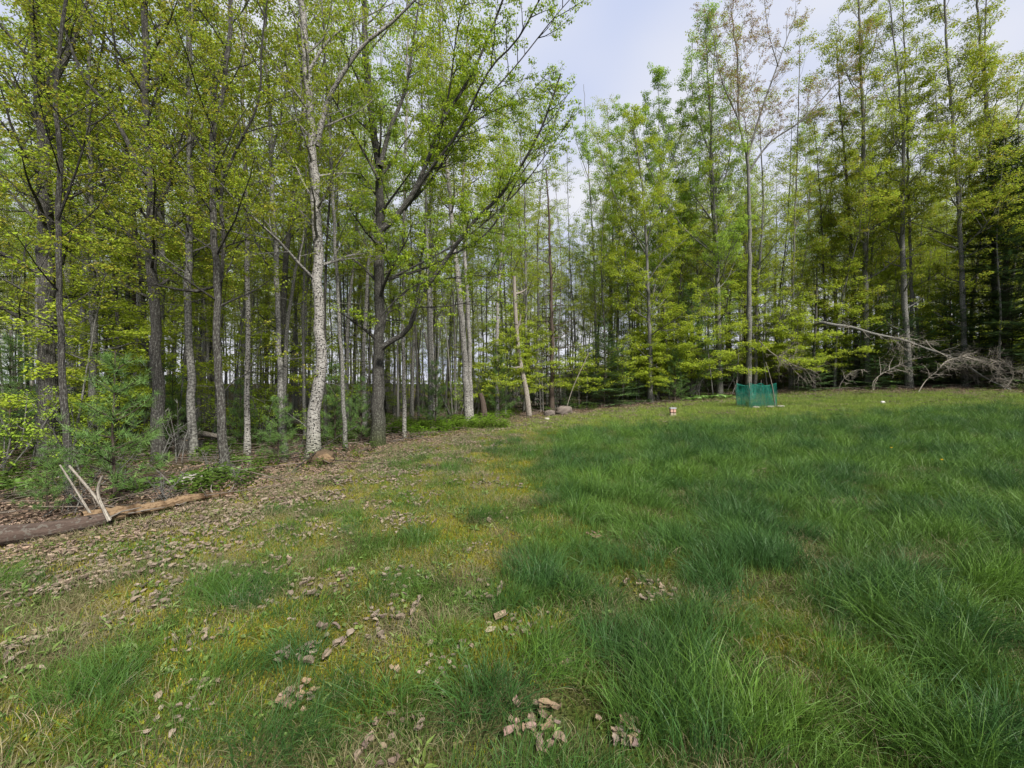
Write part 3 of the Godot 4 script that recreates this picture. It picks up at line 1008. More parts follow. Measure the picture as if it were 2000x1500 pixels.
# ---------------------------------------------------------------- the trees one can pick out
func build_edge_trees() -> void:
	var up := [[0.3, 0.98, 22, 2.2, 1.3, 0.85]]
	edge_tree("maple_tree", "thick dark furrowed trunk forking high at the far left edge", "olive", "furrowed", [Vector3(-9.92, -0.11, -8.82), Vector3(-9.98, 1.49, -8.82), Vector3(-10.00, 3.25, -8.82), Vector3(-10.07, 5.46, -8.82), Vector3(-10.10, 7.11, -8.82), Vector3(-10.14, 7.88, -8.82), Vector3(-10.25, 9.21, -8.82), Vector3(-10.34, 10.86, -8.82)], 0.17, 0.07,
		[[[Vector3(-10.10, 7.76, -8.80), Vector3(-9.81, 8.86, -8.80), Vector3(-9.66, 10.51, -8.80)], 0.09], [[Vector3(-10.07, 6.99, -8.80), Vector3(-10.34, 7.65, -8.80), Vector3(-10.78, 8.42, -8.80), Vector3(-11.44, 9.41, -8.80)], 0.04], [[Vector3(-9.99, 5.23, -8.80), Vector3(-9.35, 5.89, -8.80), Vector3(-8.47, 6.22, -8.80)], 0.03]], {"crowns": [[0.25, 0.98, 20, 2.2, 1.6, 0.7]], "moss": 0.1, "fill": 0.9})
	edge_tree("slender_tree", "slender crooked grey tree just right of the thick far left trunk", "olive", "furrowed", [Vector3(-6.63, -0.04, -6.12), Vector3(-6.62, 0.45, -6.12), Vector3(-6.69, 1.14, -6.12), Vector3(-6.75, 2.44, -6.12), Vector3(-6.80, 3.89, -6.12), Vector3(-6.76, 4.81, -6.12), Vector3(-6.82, 5.81, -6.12), Vector3(-6.73, 6.88, -6.12), Vector3(-6.58, 7.80, -6.12)], 0.05, 0.02,
		[[[Vector3(-6.66, 4.00, -6.00), Vector3(-6.30, 4.53, -6.00), Vector3(-6.00, 5.05, -6.00), Vector3(-5.81, 5.50, -6.00)], 0.02]], {"crowns": [[0.3, 0.98, 16, 1.3, 0.9, 0.7]], "fill": 0.8, "flare": 0.2})
	edge_tree("maple_tree", "lichen spotted dark trunk with a limb rising left, behind the soft pine sapling", "olive", "furrowed", [Vector3(-7.44, -0.08, -8.66), Vector3(-7.52, 1.92, -8.66), Vector3(-7.59, 3.66, -8.66), Vector3(-7.63, 5.61, -8.66), Vector3(-7.73, 7.55, -8.66), Vector3(-7.76, 9.07, -8.66), Vector3(-7.74, 10.80, -8.66)], 0.12, 0.05,
		[[[Vector3(-7.72, 5.79, -8.70), Vector3(-8.03, 6.49, -8.70), Vector3(-8.54, 7.47, -8.70), Vector3(-9.00, 8.02, -8.70), Vector3(-9.35, 8.89, -8.70), Vector3(-9.57, 9.76, -8.70)], 0.055], [[Vector3(-7.66, 5.19, -8.70), Vector3(-7.29, 6.06, -8.70), Vector3(-7.12, 7.15, -8.70), Vector3(-6.63, 8.12, -8.70)], 0.035], [[Vector3(-7.63, 4.32, -8.70), Vector3(-8.26, 4.64, -8.70), Vector3(-8.92, 4.75, -8.70), Vector3(-9.68, 4.97, -8.70)], 0.028], [[Vector3(-7.78, 7.80, -8.70), Vector3(-7.39, 8.56, -8.70), Vector3(-7.29, 9.54, -8.70), Vector3(-7.07, 10.41, -8.70)], 0.04]],
		{"crowns": [[0.3, 0.98, 22, 2.2, 1.5, 0.7]], "moss": 0.2})
	edge_tree("maple_tree", "pale grey straight trunk beside the mossy stump", "olive", "grey", [Vector3(-6.99, -0.07, -9.02), Vector3(-7.06, 1.49, -9.02), Vector3(-7.14, 3.29, -9.02), Vector3(-7.08, 5.55, -9.02), Vector3(-7.11, 7.80, -9.02), Vector3(-7.07, 10.06, -9.02), Vector3(-7.08, 11.41, -9.02)], 0.088, 0.04,
		[[[Vector3(-7.17, 6.72, -9.10), Vector3(-6.82, 7.52, -9.10), Vector3(-6.60, 8.54, -9.10), Vector3(-6.26, 9.45, -9.10)], 0.03], [[Vector3(-7.19, 4.79, -9.10), Vector3(-7.62, 5.13, -9.10), Vector3(-8.30, 5.24, -9.10)], 0.02]], {"crowns": [[0.35, 0.98, 20, 2, 1.5, 0.7]]})
	edge_tree("maple_tree", "dark brown slim trunk splitting into two stems, right of the stump", "olive", "furrowed", [Vector3(-5.17, -0.02, -7.40), Vector3(-5.24, 1.14, -7.40), Vector3(-5.33, 2.62, -7.40), Vector3(-5.38, 4.10, -7.40), Vector3(-5.43, 5.76, -7.40), Vector3(-5.36, 6.36, -7.40), Vector3(-5.18, 7.24, -7.40), Vector3(-5.09, 8.35, -7.40), Vector3(-5.03, 9.46, -7.40)], 0.076, 0.03,
		[[[Vector3(-5.52, 3.14, -7.70), Vector3(-5.34, 4.20, -7.70), Vector3(-5.33, 5.11, -7.70), Vector3(-5.00, 5.84, -7.70), Vector3(-4.54, 6.65, -7.70), Vector3(-4.43, 7.57, -7.70), Vector3(-4.24, 8.53, -7.70)], 0.04, 0.1], [[Vector3(-5.64, 6.12, -7.70), Vector3(-5.76, 7.38, -7.70), Vector3(-5.68, 8.53, -7.70), Vector3(-5.78, 9.40, -7.70)], 0.04], [[Vector3(-5.45, 1.41, -7.70), Vector3(-5.20, 1.74, -7.70), Vector3(-4.81, 1.89, -7.70), Vector3(-4.38, 1.97, -7.70)], 0.016], [[Vector3(-5.60, 4.01, -7.70), Vector3(-5.10, 4.29, -7.70), Vector3(-4.62, 4.20, -7.70)], 0.018], [[Vector3(-5.58, 3.43, -7.70), Vector3(-5.97, 3.33, -7.70), Vector3(-6.54, 3.43, -7.70), Vector3(-7.12, 3.62, -7.70)], 0.02]],
		{"crowns": [[0.3, 0.98, 22, 1.9, 1.3, 0.65]], "fill": 1.0})
	edge_tree("maple_tree", "light grey slim straight trunk left of the big birch", "birch", "grey", [Vector3(-4.82, -0.01, -8.72), Vector3(-4.92, 1.60, -8.72), Vector3(-5.00, 3.67, -8.72), Vector3(-5.07, 5.41, -8.72), Vector3(-5.18, 7.59, -8.72), Vector3(-5.28, 9.12, -8.72), Vector3(-5.32, 10.86, -8.72)], 0.066, 0.03,
		[[[Vector3(-4.99, 6.38, -8.50), Vector3(-4.68, 7.23, -8.50), Vector3(-4.46, 8.29, -8.50)], 0.025]], {"crowns": [[0.35, 0.98, 20, 1.8, 1.2, 0.75]]})
	edge_tree("birch_tree", "large white birch with black bands and a broken stump at its base", "birch", "birch", [Vector3(-4.22, 0.00, -8.70), Vector3(-4.18, 0.95, -8.70), Vector3(-4.09, 2.14, -8.70), Vector3(-4.11, 3.67, -8.70), Vector3(-4.17, 5.41, -8.70), Vector3(-4.23, 6.60, -8.70), Vector3(-4.35, 8.12, -8.70), Vector3(-4.46, 9.43, -8.70), Vector3(-4.57, 10.84, -8.70)], 0.13, 0.06,
		[[[Vector3(-4.15, 6.66, -8.70), Vector3(-4.00, 7.15, -8.70), Vector3(-3.78, 7.69, -8.70), Vector3(-3.10, 8.54, -8.70), Vector3(-2.45, 8.97, -8.70), Vector3(-1.63, 9.65, -8.70), Vector3(-1.09, 10.19, -8.70)], 0.06, 0.12], [[Vector3(-4.24, 6.93, -8.70), Vector3(-4.51, 7.69, -8.70), Vector3(-4.68, 8.89, -8.70), Vector3(-4.89, 9.76, -8.70)], 0.045], [[Vector3(-4.33, 8.23, -8.70), Vector3(-3.91, 9.10, -8.70), Vector3(-3.37, 9.54, -8.70), Vector3(-2.61, 10.08, -8.70)], 0.035]],
		{"crowns": [[0.35, 0.98, 20, 2.2, 1.5, 0.7]], "flare": 0.6, "moss": 0.5})
	edge_tree("slender_tree", "thin pale trunk between the big birch and the spreading maple", "birch", "grey", [Vector3(-3.98, 0.01, -9.80), Vector3(-4.07, 1.97, -9.80), Vector3(-4.21, 4.42, -9.80), Vector3(-4.29, 6.50, -9.80), Vector3(-4.41, 8.34, -9.80), Vector3(-4.53, 10.30, -9.80), Vector3(-4.56, 11.52, -9.80)], 0.052, 0.02, [], {"crowns": [[0.4, 0.98, 16, 1.4, 1, 0.75]], "fill": 0.8})
	edge_tree("maple_tree", "spreading maple with moss at its foot and long limbs fanning over the lawn", "maple", "furrowed", [Vector3(-3.37, 0.03, -10.32), Vector3(-3.37, 1.21, -10.32), Vector3(-3.34, 2.89, -10.32), Vector3(-3.32, 4.82, -10.32), Vector3(-3.34, 6.11, -10.32), Vector3(-3.35, 7.02, -10.32), Vector3(-3.56, 8.57, -10.32), Vector3(-3.69, 10.11, -10.32), Vector3(-3.74, 12.05, -10.32)], 0.165, 0.055,
		[[[Vector3(-3.19, 6.86, -9.90), Vector3(-2.99, 7.91, -9.90), Vector3(-2.66, 9.03, -9.90), Vector3(-2.48, 10.88, -9.90), Vector3(-2.41, 11.87, -9.90)], 0.06],
		[[Vector3(-3.16, 2.47, -9.90), Vector3(-2.87, 2.66, -9.90), Vector3(-2.48, 2.90, -9.90), Vector3(-2.20, 3.58, -9.90), Vector3(-1.71, 4.26, -9.90), Vector3(-0.87, 5.31, -9.90), Vector3(-0.19, 5.93, -9.90), Vector3(0.56, 7.04, -9.90), Vector3(1.05, 8.28, -9.90)], 0.068, 0.15],
		[[Vector3(-3.17, 5.31, -9.90), Vector3(-2.85, 5.56, -9.90), Vector3(-2.35, 6.18, -9.90), Vector3(-1.88, 7.17, -9.90), Vector3(-1.71, 7.66, -9.90), Vector3(-0.93, 8.78, -9.90), Vector3(-0.19, 10.39, -9.90), Vector3(0.00, 11.25, -9.90)], 0.068, 0.1],
		[[Vector3(-2.60, 5.81, -9.90), Vector3(-1.98, 6.55, -9.90), Vector3(-1.24, 7.29, -9.90), Vector3(-0.50, 8.41, -9.90), Vector3(0.12, 8.90, -9.90), Vector3(0.74, 9.77, -9.90), Vector3(1.36, 10.63, -9.90)], 0.042, 0.3],
		[[Vector3(-2.97, 5.50, -9.90), Vector3(-2.10, 6.55, -9.90), Vector3(-1.49, 7.66, -9.90), Vector3(-0.80, 8.53, -9.90), Vector3(0.37, 9.27, -9.90), Vector3(1.11, 10.26, -9.90)], 0.038, -0.2],
		[[Vector3(-2.97, 4.14, -9.90), Vector3(-2.10, 4.45, -9.90), Vector3(-1.24, 4.94, -9.90), Vector3(-0.50, 5.56, -9.90), Vector3(0.12, 6.80, -9.90), Vector3(0.74, 7.79, -9.90), Vector3(1.24, 8.78, -9.90)], 0.036, -0.15],
		[[Vector3(-2.48, 5.93, -9.90), Vector3(-1.24, 7.73, -9.90), Vector3(0.00, 9.03, -9.90), Vector3(0.93, 10.14, -9.90), Vector3(1.61, 10.88, -9.90)], 0.03, 0.05], [[Vector3(-2.85, 4.20, -9.90), Vector3(-1.24, 5.06, -9.90), Vector3(0.00, 6.12, -9.90), Vector3(0.93, 7.29, -9.90), Vector3(1.51, 8.22, -9.90)], 0.028, 0.0], [[Vector3(-3.22, 6.55, -9.90), Vector3(-3.84, 7.66, -9.90), Vector3(-4.33, 8.53, -9.90), Vector3(-4.70, 9.40, -9.90)], 0.035], [[Vector3(-3.21, 3.21, -9.90), Vector3(-2.48, 3.95, -9.90), Vector3(-1.61, 4.20, -9.90), Vector3(-0.62, 4.32, -9.90), Vector3(0.12, 4.45, -9.90)], 0.02, -0.1],
		[[Vector3(-2.29, 3.46, -9.90), Vector3(-1.61, 3.46, -9.90), Vector3(-0.87, 3.58, -9.90), Vector3(-0.19, 3.58, -9.90)], 0.016, 0.1], [[Vector3(-1.86, 7.17, -9.90), Vector3(-1.49, 8.41, -9.90), Vector3(-1.24, 9.77, -9.90), Vector3(-0.87, 11.13, -9.90)], 0.03, 0.2]],
		{"crowns": [[0.2, 0.98, 20, 1.9, 1.4, 0.65]], "moss": 1.4, "flare": 0.4, "limb_kids": 3.2, "limb_len": 0.95, "sides": 14})
	edge_tree("birch_tree", "thin pale birch right of the spreading maple's foot", "birch", "birch", [Vector3(-3.12, 0.04, -11.90), Vector3(-3.15, 2.34, -11.90), Vector3(-3.15, 5.32, -11.90), Vector3(-3.09, 8.29, -11.90), Vector3(-3.05, 10.97, -11.90), Vector3(-3.00, 13.35, -11.90)], 0.06, 0.025, [], {"crowns": [[0.45, 0.98, 14, 1.4, 1, 0.8]], "fill": 0.7, "flare": 0.2})
	edge_tree("birch_tree", "white birch with smooth pale bark standing in the bright green plants", "birch", "birch", [Vector3(-1.57, 0.09, -15.00), Vector3(-1.74, 2.54, -15.00), Vector3(-1.95, 5.16, -15.00), Vector3(-2.21, 7.60, -15.00), Vector3(-2.44, 10.97, -15.00), Vector3(-2.59, 13.97, -15.00), Vector3(-2.66, 16.41, -15.00)], 0.135, 0.045, [], {"s": {"tuft": "far", "tufts": 9.0, "kids": 2.6}, "crowns": [[0.45, 0.98, 18, 2.86, 1.75, 0.8]], "fill": 0.8})
	edge_tree("birch_tree", "narrower white birch close beside the pale one in the green plants", "birch", "birch", [Vector3(-1.54, 0.10, -15.60), Vector3(-1.60, 2.58, -15.60), Vector3(-1.72, 5.30, -15.60), Vector3(-1.85, 8.43, -15.60), Vector3(-1.79, 12.32, -15.60), Vector3(-1.66, 15.44, -15.60)], 0.095, 0.035, [], {"s": {"tuft": "far", "tufts": 9.0, "kids": 2.6}, "crowns": [[0.45, 0.98, 16, 2.60, 1.62, 0.8]], "fill": 0.8})
	edge_tree("spruce_tree", "dark reddish dead conifer trunk in the middle of the tree line", "dead", "conifer", [Vector3(1.85, 0.31, -19.00), Vector3(1.85, 4.21, -19.00), Vector3(1.76, 7.54, -19.00), Vector3(1.66, 10.39, -19.00), Vector3(1.57, 11.57, -19.00)], 0.12, 0.03, [], {"s": {"kids": 4.0, "levels": 3}, "crowns": [[0.15, 0.98, 46, 1.5, 0.5, 0.05]], "fill": 0.0})
	edge_tree("maple_tree", "grey furrowed trunk in the middle of the tree line right of the dark firs", "birch", "grey", [Vector3(7.09, 0.65, -21.00), Vector3(7.04, 4.49, -21.00), Vector3(6.93, 7.64, -21.00), Vector3(6.77, 10.79, -21.00), Vector3(6.56, 12.62, -21.00), Vector3(6.25, 14.72, -21.00)], 0.129, 0.030, [[[Vector3(6.88, 8.95, -21.00), Vector3(7.61, 10.79, -21.00), Vector3(7.88, 12.62, -21.00)], 0.036], [[Vector3(6.93, 8.16, -21.00), Vector3(5.91, 10.26, -21.00), Vector3(5.25, 12.10, -21.00), Vector3(4.46, 13.67, -21.00)], 0.036]], {"s": {"tuft": "far", "tufts": 15.0, "kids": 2.6}, "crowns": [[0.12, 0.45, 8, 1.82, 2.50, 0.25], [0.3, 0.98, 20, 2.86, 1.50, 0.8]], "fill": 0.8, "sides": 9})
	edge_tree("aspen_tree", "tall leafy aspen left of the bare forked tree by the open sky", "aspen", "grey", [Vector3(11.16, 0.93, -22.00), Vector3(11.08, 5.72, -22.00), Vector3(10.95, 9.85, -22.00), Vector3(10.78, 13.15, -22.00), Vector3(10.62, 16.73, -22.00), Vector3(10.39, 20.30, -22.00)], 0.152, 0.023,
		[[[Vector3(10.95, 10.12, -22.00), Vector3(9.49, 12.60, -22.00), Vector3(8.58, 15.08, -22.00), Vector3(8.20, 17.55, -22.00)], 0.043], [[Vector3(10.89, 11.22, -22.00), Vector3(11.82, 13.70, -22.00), Vector3(12.10, 16.73, -22.00), Vector3(12.24, 18.93, -22.00)], 0.043], [[Vector3(11.00, 8.47, -22.00), Vector3(9.07, 10.12, -22.00), Vector3(7.43, 12.87, -22.00), Vector3(6.60, 15.08, -22.00)], 0.036], [[Vector3(10.72, 13.70, -22.00), Vector3(9.62, 16.73, -22.00), Vector3(9.49, 19.75, -22.00)], 0.036], [[Vector3(11.00, 7.92, -22.00), Vector3(12.65, 10.12, -22.00), Vector3(13.48, 12.05, -22.00)], 0.029]],
		{"s": {"tuft": "far", "tufts": 10.0, "kids": 2.6}, "crowns": [[0.12, 0.45, 8, 1.82, 2.50, 0.25], [0.3, 0.98, 26, 2.86, 1.62, 0.7]], "sides": 9, "limb_kids": 2.4, "fill": 0.9})
	edge_tree("maple_tree", "tall forked tree nearly bare of leaves, reddish buds against the sky", "bare", "grey", [Vector3(12.15, 0.95, -21.00), Vector3(12.15, 5.54, -21.00), Vector3(12.18, 9.47, -21.00), Vector3(12.05, 13.15, -21.00), Vector3(11.66, 14.99, -21.00), Vector3(11.55, 18.14, -21.00), Vector3(11.24, 20.76, -21.00)], 0.144, 0.027,
		[[[Vector3(12.05, 13.10, -21.00), Vector3(12.86, 15.64, -21.00), Vector3(13.91, 18.40, -21.00), Vector3(15.01, 21.29, -21.00)], 0.061], [[Vector3(12.15, 12.49, -21.00), Vector3(13.12, 13.88, -21.00), Vector3(14.70, 14.99, -21.00), Vector3(16.80, 17.35, -21.00), Vector3(18.11, 18.93, -21.00)], 0.054], [[Vector3(11.63, 15.12, -21.00), Vector3(10.71, 17.09, -21.00), Vector3(10.24, 19.19, -21.00), Vector3(9.71, 20.76, -21.00)], 0.036], [[Vector3(13.65, 17.88, -21.00), Vector3(13.12, 19.71, -21.00), Vector3(12.86, 21.81, -21.00)], 0.029], [[Vector3(14.70, 14.99, -21.00), Vector3(16.01, 15.64, -21.00), Vector3(17.85, 16.04, -21.00)], 0.029]],
		{"s": {"tuft": "farbud", "tufts": 11.0, "kids": 2.8}, "crowns": [[0.6, 0.98, 16, 2.60, 1.62, 0.7]], "sides": 10, "limb_kids": 2.2, "limb_len": 1.3})
	edge_tree("maple_tree", "straight grey trunk with a side limb, behind the broken-over tree", "olive", "grey", [Vector3(19.09, 1.42, -22.00), Vector3(19.00, 5.72, -22.00), Vector3(18.95, 11.22, -22.00), Vector3(18.87, 15.35, -22.00), Vector3(18.70, 19.48, -22.00), Vector3(18.62, 23.88, -22.00)], 0.152, 0.038,
		[[[Vector3(18.98, 10.95, -22.00), Vector3(20.21, 13.70, -22.00), Vector3(21.51, 15.62, -22.00), Vector3(22.33, 18.65, -22.00), Vector3(22.83, 21.40, -22.00)], 0.050], [[Vector3(18.81, 16.73, -22.00), Vector3(17.88, 18.65, -22.00), Vector3(17.60, 21.68, -22.00)], 0.029], [[Vector3(18.76, 17.83, -22.00), Vector3(19.66, 20.03, -22.00), Vector3(20.07, 22.78, -22.00)], 0.029]], {"s": {"tuft": "far", "tufts": 15.0, "kids": 2.6}, "crowns": [[0.12, 0.45, 8, 1.82, 2.50, 0.25], [0.3, 0.98, 22, 3.12, 1.75, 0.85]], "sides": 10, "fill": 0.75})
	edge_tree("maple_tree", "dark narrower trunk leaning beside the straight grey one at right", "olive", "furrowed", [Vector3(19.07, 1.46, -22.60), Vector3(18.90, 5.84, -22.60), Vector3(18.64, 10.08, -22.60), Vector3(18.42, 13.47, -22.60), Vector3(18.08, 17.14, -22.60), Vector3(17.91, 20.53, -22.60)], 0.114, 0.023, [], {"s": {"tuft": "far", "tufts": 9.0, "kids": 2.6}, "crowns": [[0.12, 0.45, 8, 1.82, 2.50, 0.25], [0.35, 0.98, 20, 2.60, 1.50, 0.8]], "sides": 9, "fill": 0.65})
	edge_tree("maple_tree", "slim tree with sparse top rising right of the broken-over tree's stem", "olive", "grey", [Vector3(21.51, 1.57, -22.00), Vector3(21.45, 6.82, -22.00), Vector3(21.34, 11.22, -22.00), Vector3(21.20, 16.18, -22.00), Vector3(21.07, 20.03, -22.00), Vector3(20.96, 23.05, -22.00)], 0.091, 0.023, [[[Vector3(21.34, 11.22, -22.00), Vector3(22.00, 13.70, -22.00), Vector3(22.41, 15.62, -22.00)], 0.022]], {"s": {"tuft": "far", "tufts": 15.0, "kids": 2.6}, "crowns": [[0.12, 0.45, 8, 1.82, 2.50, 0.25], [0.4, 0.98, 20, 2.47, 1.50, 0.9]], "sides": 8, "fill": 0.5})
	edge_tree("maple_tree", "grey trunk with dense olive crown left of the right spruce", "olive", "grey", [Vector3(22.10, 1.46, -20.00), Vector3(22.00, 6.35, -20.00), Vector3(21.80, 10.35, -20.00), Vector3(21.55, 14.10, -20.00), Vector3(21.25, 17.85, -20.00), Vector3(21.12, 21.35, -20.00)], 0.129, 0.038, [[[Vector3(21.75, 12.10, -20.00), Vector3(20.75, 14.10, -20.00), Vector3(20.50, 16.60, -20.00)], 0.036], [[Vector3(21.55, 14.10, -20.00), Vector3(22.38, 16.60, -20.00), Vector3(22.50, 19.10, -20.00)], 0.036]], {"s": {"tuft": "far", "tufts": 15.0, "kids": 2.6}, "crowns": [[0.12, 0.45, 8, 1.82, 2.50, 0.25], [0.3, 0.98, 24, 3.12, 1.88, 0.8]], "sides": 8, "fill": 0.8})
	edge_tree("maple_tree", "forked grey trunk above the dark spruce near the right edge", "olive", "grey", [Vector3(24.24, 1.52, -20.50), Vector3(24.14, 6.72, -20.50), Vector3(24.06, 10.57, -20.50), Vector3(23.98, 12.36, -20.50), Vector3(23.78, 15.69, -20.50), Vector3(23.45, 18.77, -20.50), Vector3(23.19, 22.36, -20.50)], 0.129, 0.038, [[[Vector3(24.01, 12.11, -20.50), Vector3(23.37, 14.67, -20.50), Vector3(22.86, 18.00, -20.50), Vector3(22.55, 21.33, -20.50)], 0.07], [[Vector3(23.98, 12.88, -20.50), Vector3(24.73, 14.41, -20.50), Vector3(25.37, 16.72, -20.50), Vector3(25.88, 19.79, -20.50)], 0.05]], {"s": {"tuft": "far", "tufts": 9.0, "kids": 2.6}, "crowns": [[0.12, 0.45, 8, 1.82, 2.50, 0.25], [0.3, 0.98, 24, 3.12, 1.88, 0.85]], "sides": 8, "fill": 0.8})
	edge_tree("aspen_tree", "leafy aspen with a twiggy bare tip left of the open sky", "aspen", "grey", [Vector3(5.19, 0.64, -25.00), Vector3(5.06, 7.54, -25.00), Vector3(4.81, 12.54, -25.00), Vector3(4.56, 16.29, -25.00), Vector3(4.38, 19.88, -25.00)], 0.099, 0.011, [[[Vector3(4.88, 11.91, -25.00), Vector3(5.62, 14.72, -25.00), Vector3(5.78, 17.54, -25.00)], 0.025], [[Vector3(4.69, 14.10, -25.00), Vector3(3.91, 15.97, -25.00), Vector3(3.44, 17.54, -25.00)], 0.022]], {"s": {"tuft": "far", "tufts": 11.0, "kids": 2.6}, "crowns": [[0.3, 0.85, 20, 2.21, 1.50, 0.8]], "sides": 8, "flare": 0.2})
	edge_tree("aspen_tree", "leafy aspen with rounded bright top under the open sky", "aspen", "grey", [Vector3(6.66, 0.78, -26.00), Vector3(6.76, 7.78, -26.00), Vector3(6.89, 12.97, -26.00), Vector3(6.99, 16.23, -26.00), Vector3(7.02, 18.66, -26.00)], 0.091, 0.011, [[[Vector3(6.89, 12.32, -26.00), Vector3(7.64, 15.25, -26.00), Vector3(7.96, 17.85, -26.00)], 0.025], [[Vector3(6.92, 13.62, -26.00), Vector3(6.17, 15.90, -26.00), Vector3(6.01, 17.53, -26.00)], 0.022]], {"s": {"tuft": "far", "tufts": 15.0, "kids": 2.8}, "crowns": [[0.3, 0.98, 24, 2.34, 1.50, 0.8]], "sides": 8, "flare": 0.2})
	edge_tree("aspen_tree", "leafy aspen standing right beside the rounded one under the open sky", "aspen", "grey", [Vector3(9.00, 0.87, -24.00), Vector3(8.94, 7.30, -24.00), Vector3(8.76, 12.10, -24.00), Vector3(8.64, 15.70, -24.00), Vector3(8.58, 19.00, -24.00)], 0.099, 0.011, [[[Vector3(8.82, 11.50, -24.00), Vector3(7.95, 14.20, -24.00), Vector3(7.65, 16.90, -24.00)], 0.029], [[Vector3(8.70, 13.30, -24.00), Vector3(9.60, 15.70, -24.00), Vector3(9.90, 18.40, -24.00)], 0.029]], {"s": {"tuft": "far", "tufts": 15.0, "kids": 2.8}, "crowns": [[0.25, 0.98, 26, 2.47, 1.62, 0.8]], "sides": 8, "flare": 0.2})
	edge_tree("birch_tree", "slim pale tree leaning left across the middle of the tree line", "birch", "grey", [Vector3(6.78, 0.69, -23.00), Vector3(6.55, 5.91, -23.00), Vector3(6.27, 9.65, -23.00), Vector3(5.61, 12.52, -23.00), Vector3(4.74, 15.40, -23.00)], 0.065, 0.015, [], {"s": {"tuft": "far", "tufts": 8.0}, "crowns": [[0.45, 0.98, 12, 1.69, 1.00, 0.6]], "sides": 7, "flare": 0.1})
	edge_tree("maple_tree", "slim grey tree between the bare forked tree and the broken-over tree", "olive", "grey", [Vector3(15.33, 1.22, -22.50), Vector3(15.41, 5.82, -22.50), Vector3(15.52, 10.04, -22.50), Vector3(15.64, 13.41, -22.50), Vector3(15.75, 17.07, -22.50), Vector3(15.81, 20.44, -22.50)], 0.076, 0.015, [[[Vector3(15.52, 10.04, -22.50), Vector3(16.45, 12.57, -22.50), Vector3(16.88, 15.10, -22.50)], 0.03]], {"s": {"tuft": "far", "tufts": 9.0, "kids": 2.6}, "crowns": [[0.2, 0.98, 24, 2.21, 1.38, 0.6]], "sides": 8, "flare": 0.2})
	edge_tree("maple_tree", "slim tree with sparse olive top just right of the forked bare tree", "olive", "furrowed", [Vector3(17.59, 1.39, -23.00), Vector3(17.54, 5.91, -23.00), Vector3(17.42, 10.22, -23.00), Vector3(17.19, 13.68, -23.00), Vector3(16.96, 16.26, -23.00)], 0.076, 0.015, [[[Vector3(17.36, 11.09, -23.00), Vector3(18.11, 13.39, -23.00), Vector3(18.69, 15.69, -23.00)], 0.022]], {"s": {"tuft": "far", "tufts": 15.0, "kids": 2.6}, "crowns": [[0.2, 0.98, 22, 2.34, 1.38, 0.6]], "sides": 8, "flare": 0.2})


# ---------------------------------------------------------------- the woods behind
func place_wood(protos: Array, label: String, group: String, x: float, z: float, sc: float) -> void:
	var o: Node3D = protos[rng.randi() % protos.size()]
	var b := Basis(Vector3.UP, rng.randf() * TAU).scaled(Vector3.ONE * sc)
	copy_of(o, label, group, Transform3D(b, on_ground(x, z, -0.03)))


func region_of(x: float, d: float) -> String:
	var r := x / d
	var at := [[-1.0, "thick far left trunk"], [-0.8, "lichen spotted trunk"], [-0.62, "mossy stump"], [-0.42, "big white birch"], [-0.22, "spreading maple"], [0.0, "white birches"], [0.2, "boulder"], [0.34, "dark fir clump"], [0.5, "little block pile"], [0.66, "green netting"], [0.9, "broken-over tree"], [1.1, "dead grey branches"], [9.0, "big right spruce"]]
	for e in at:
		if r < float(e[0]): return ("just behind the " if edge_distance(x, -d) > -8.0 else "deep behind the ") + String(e[1])
	return ""


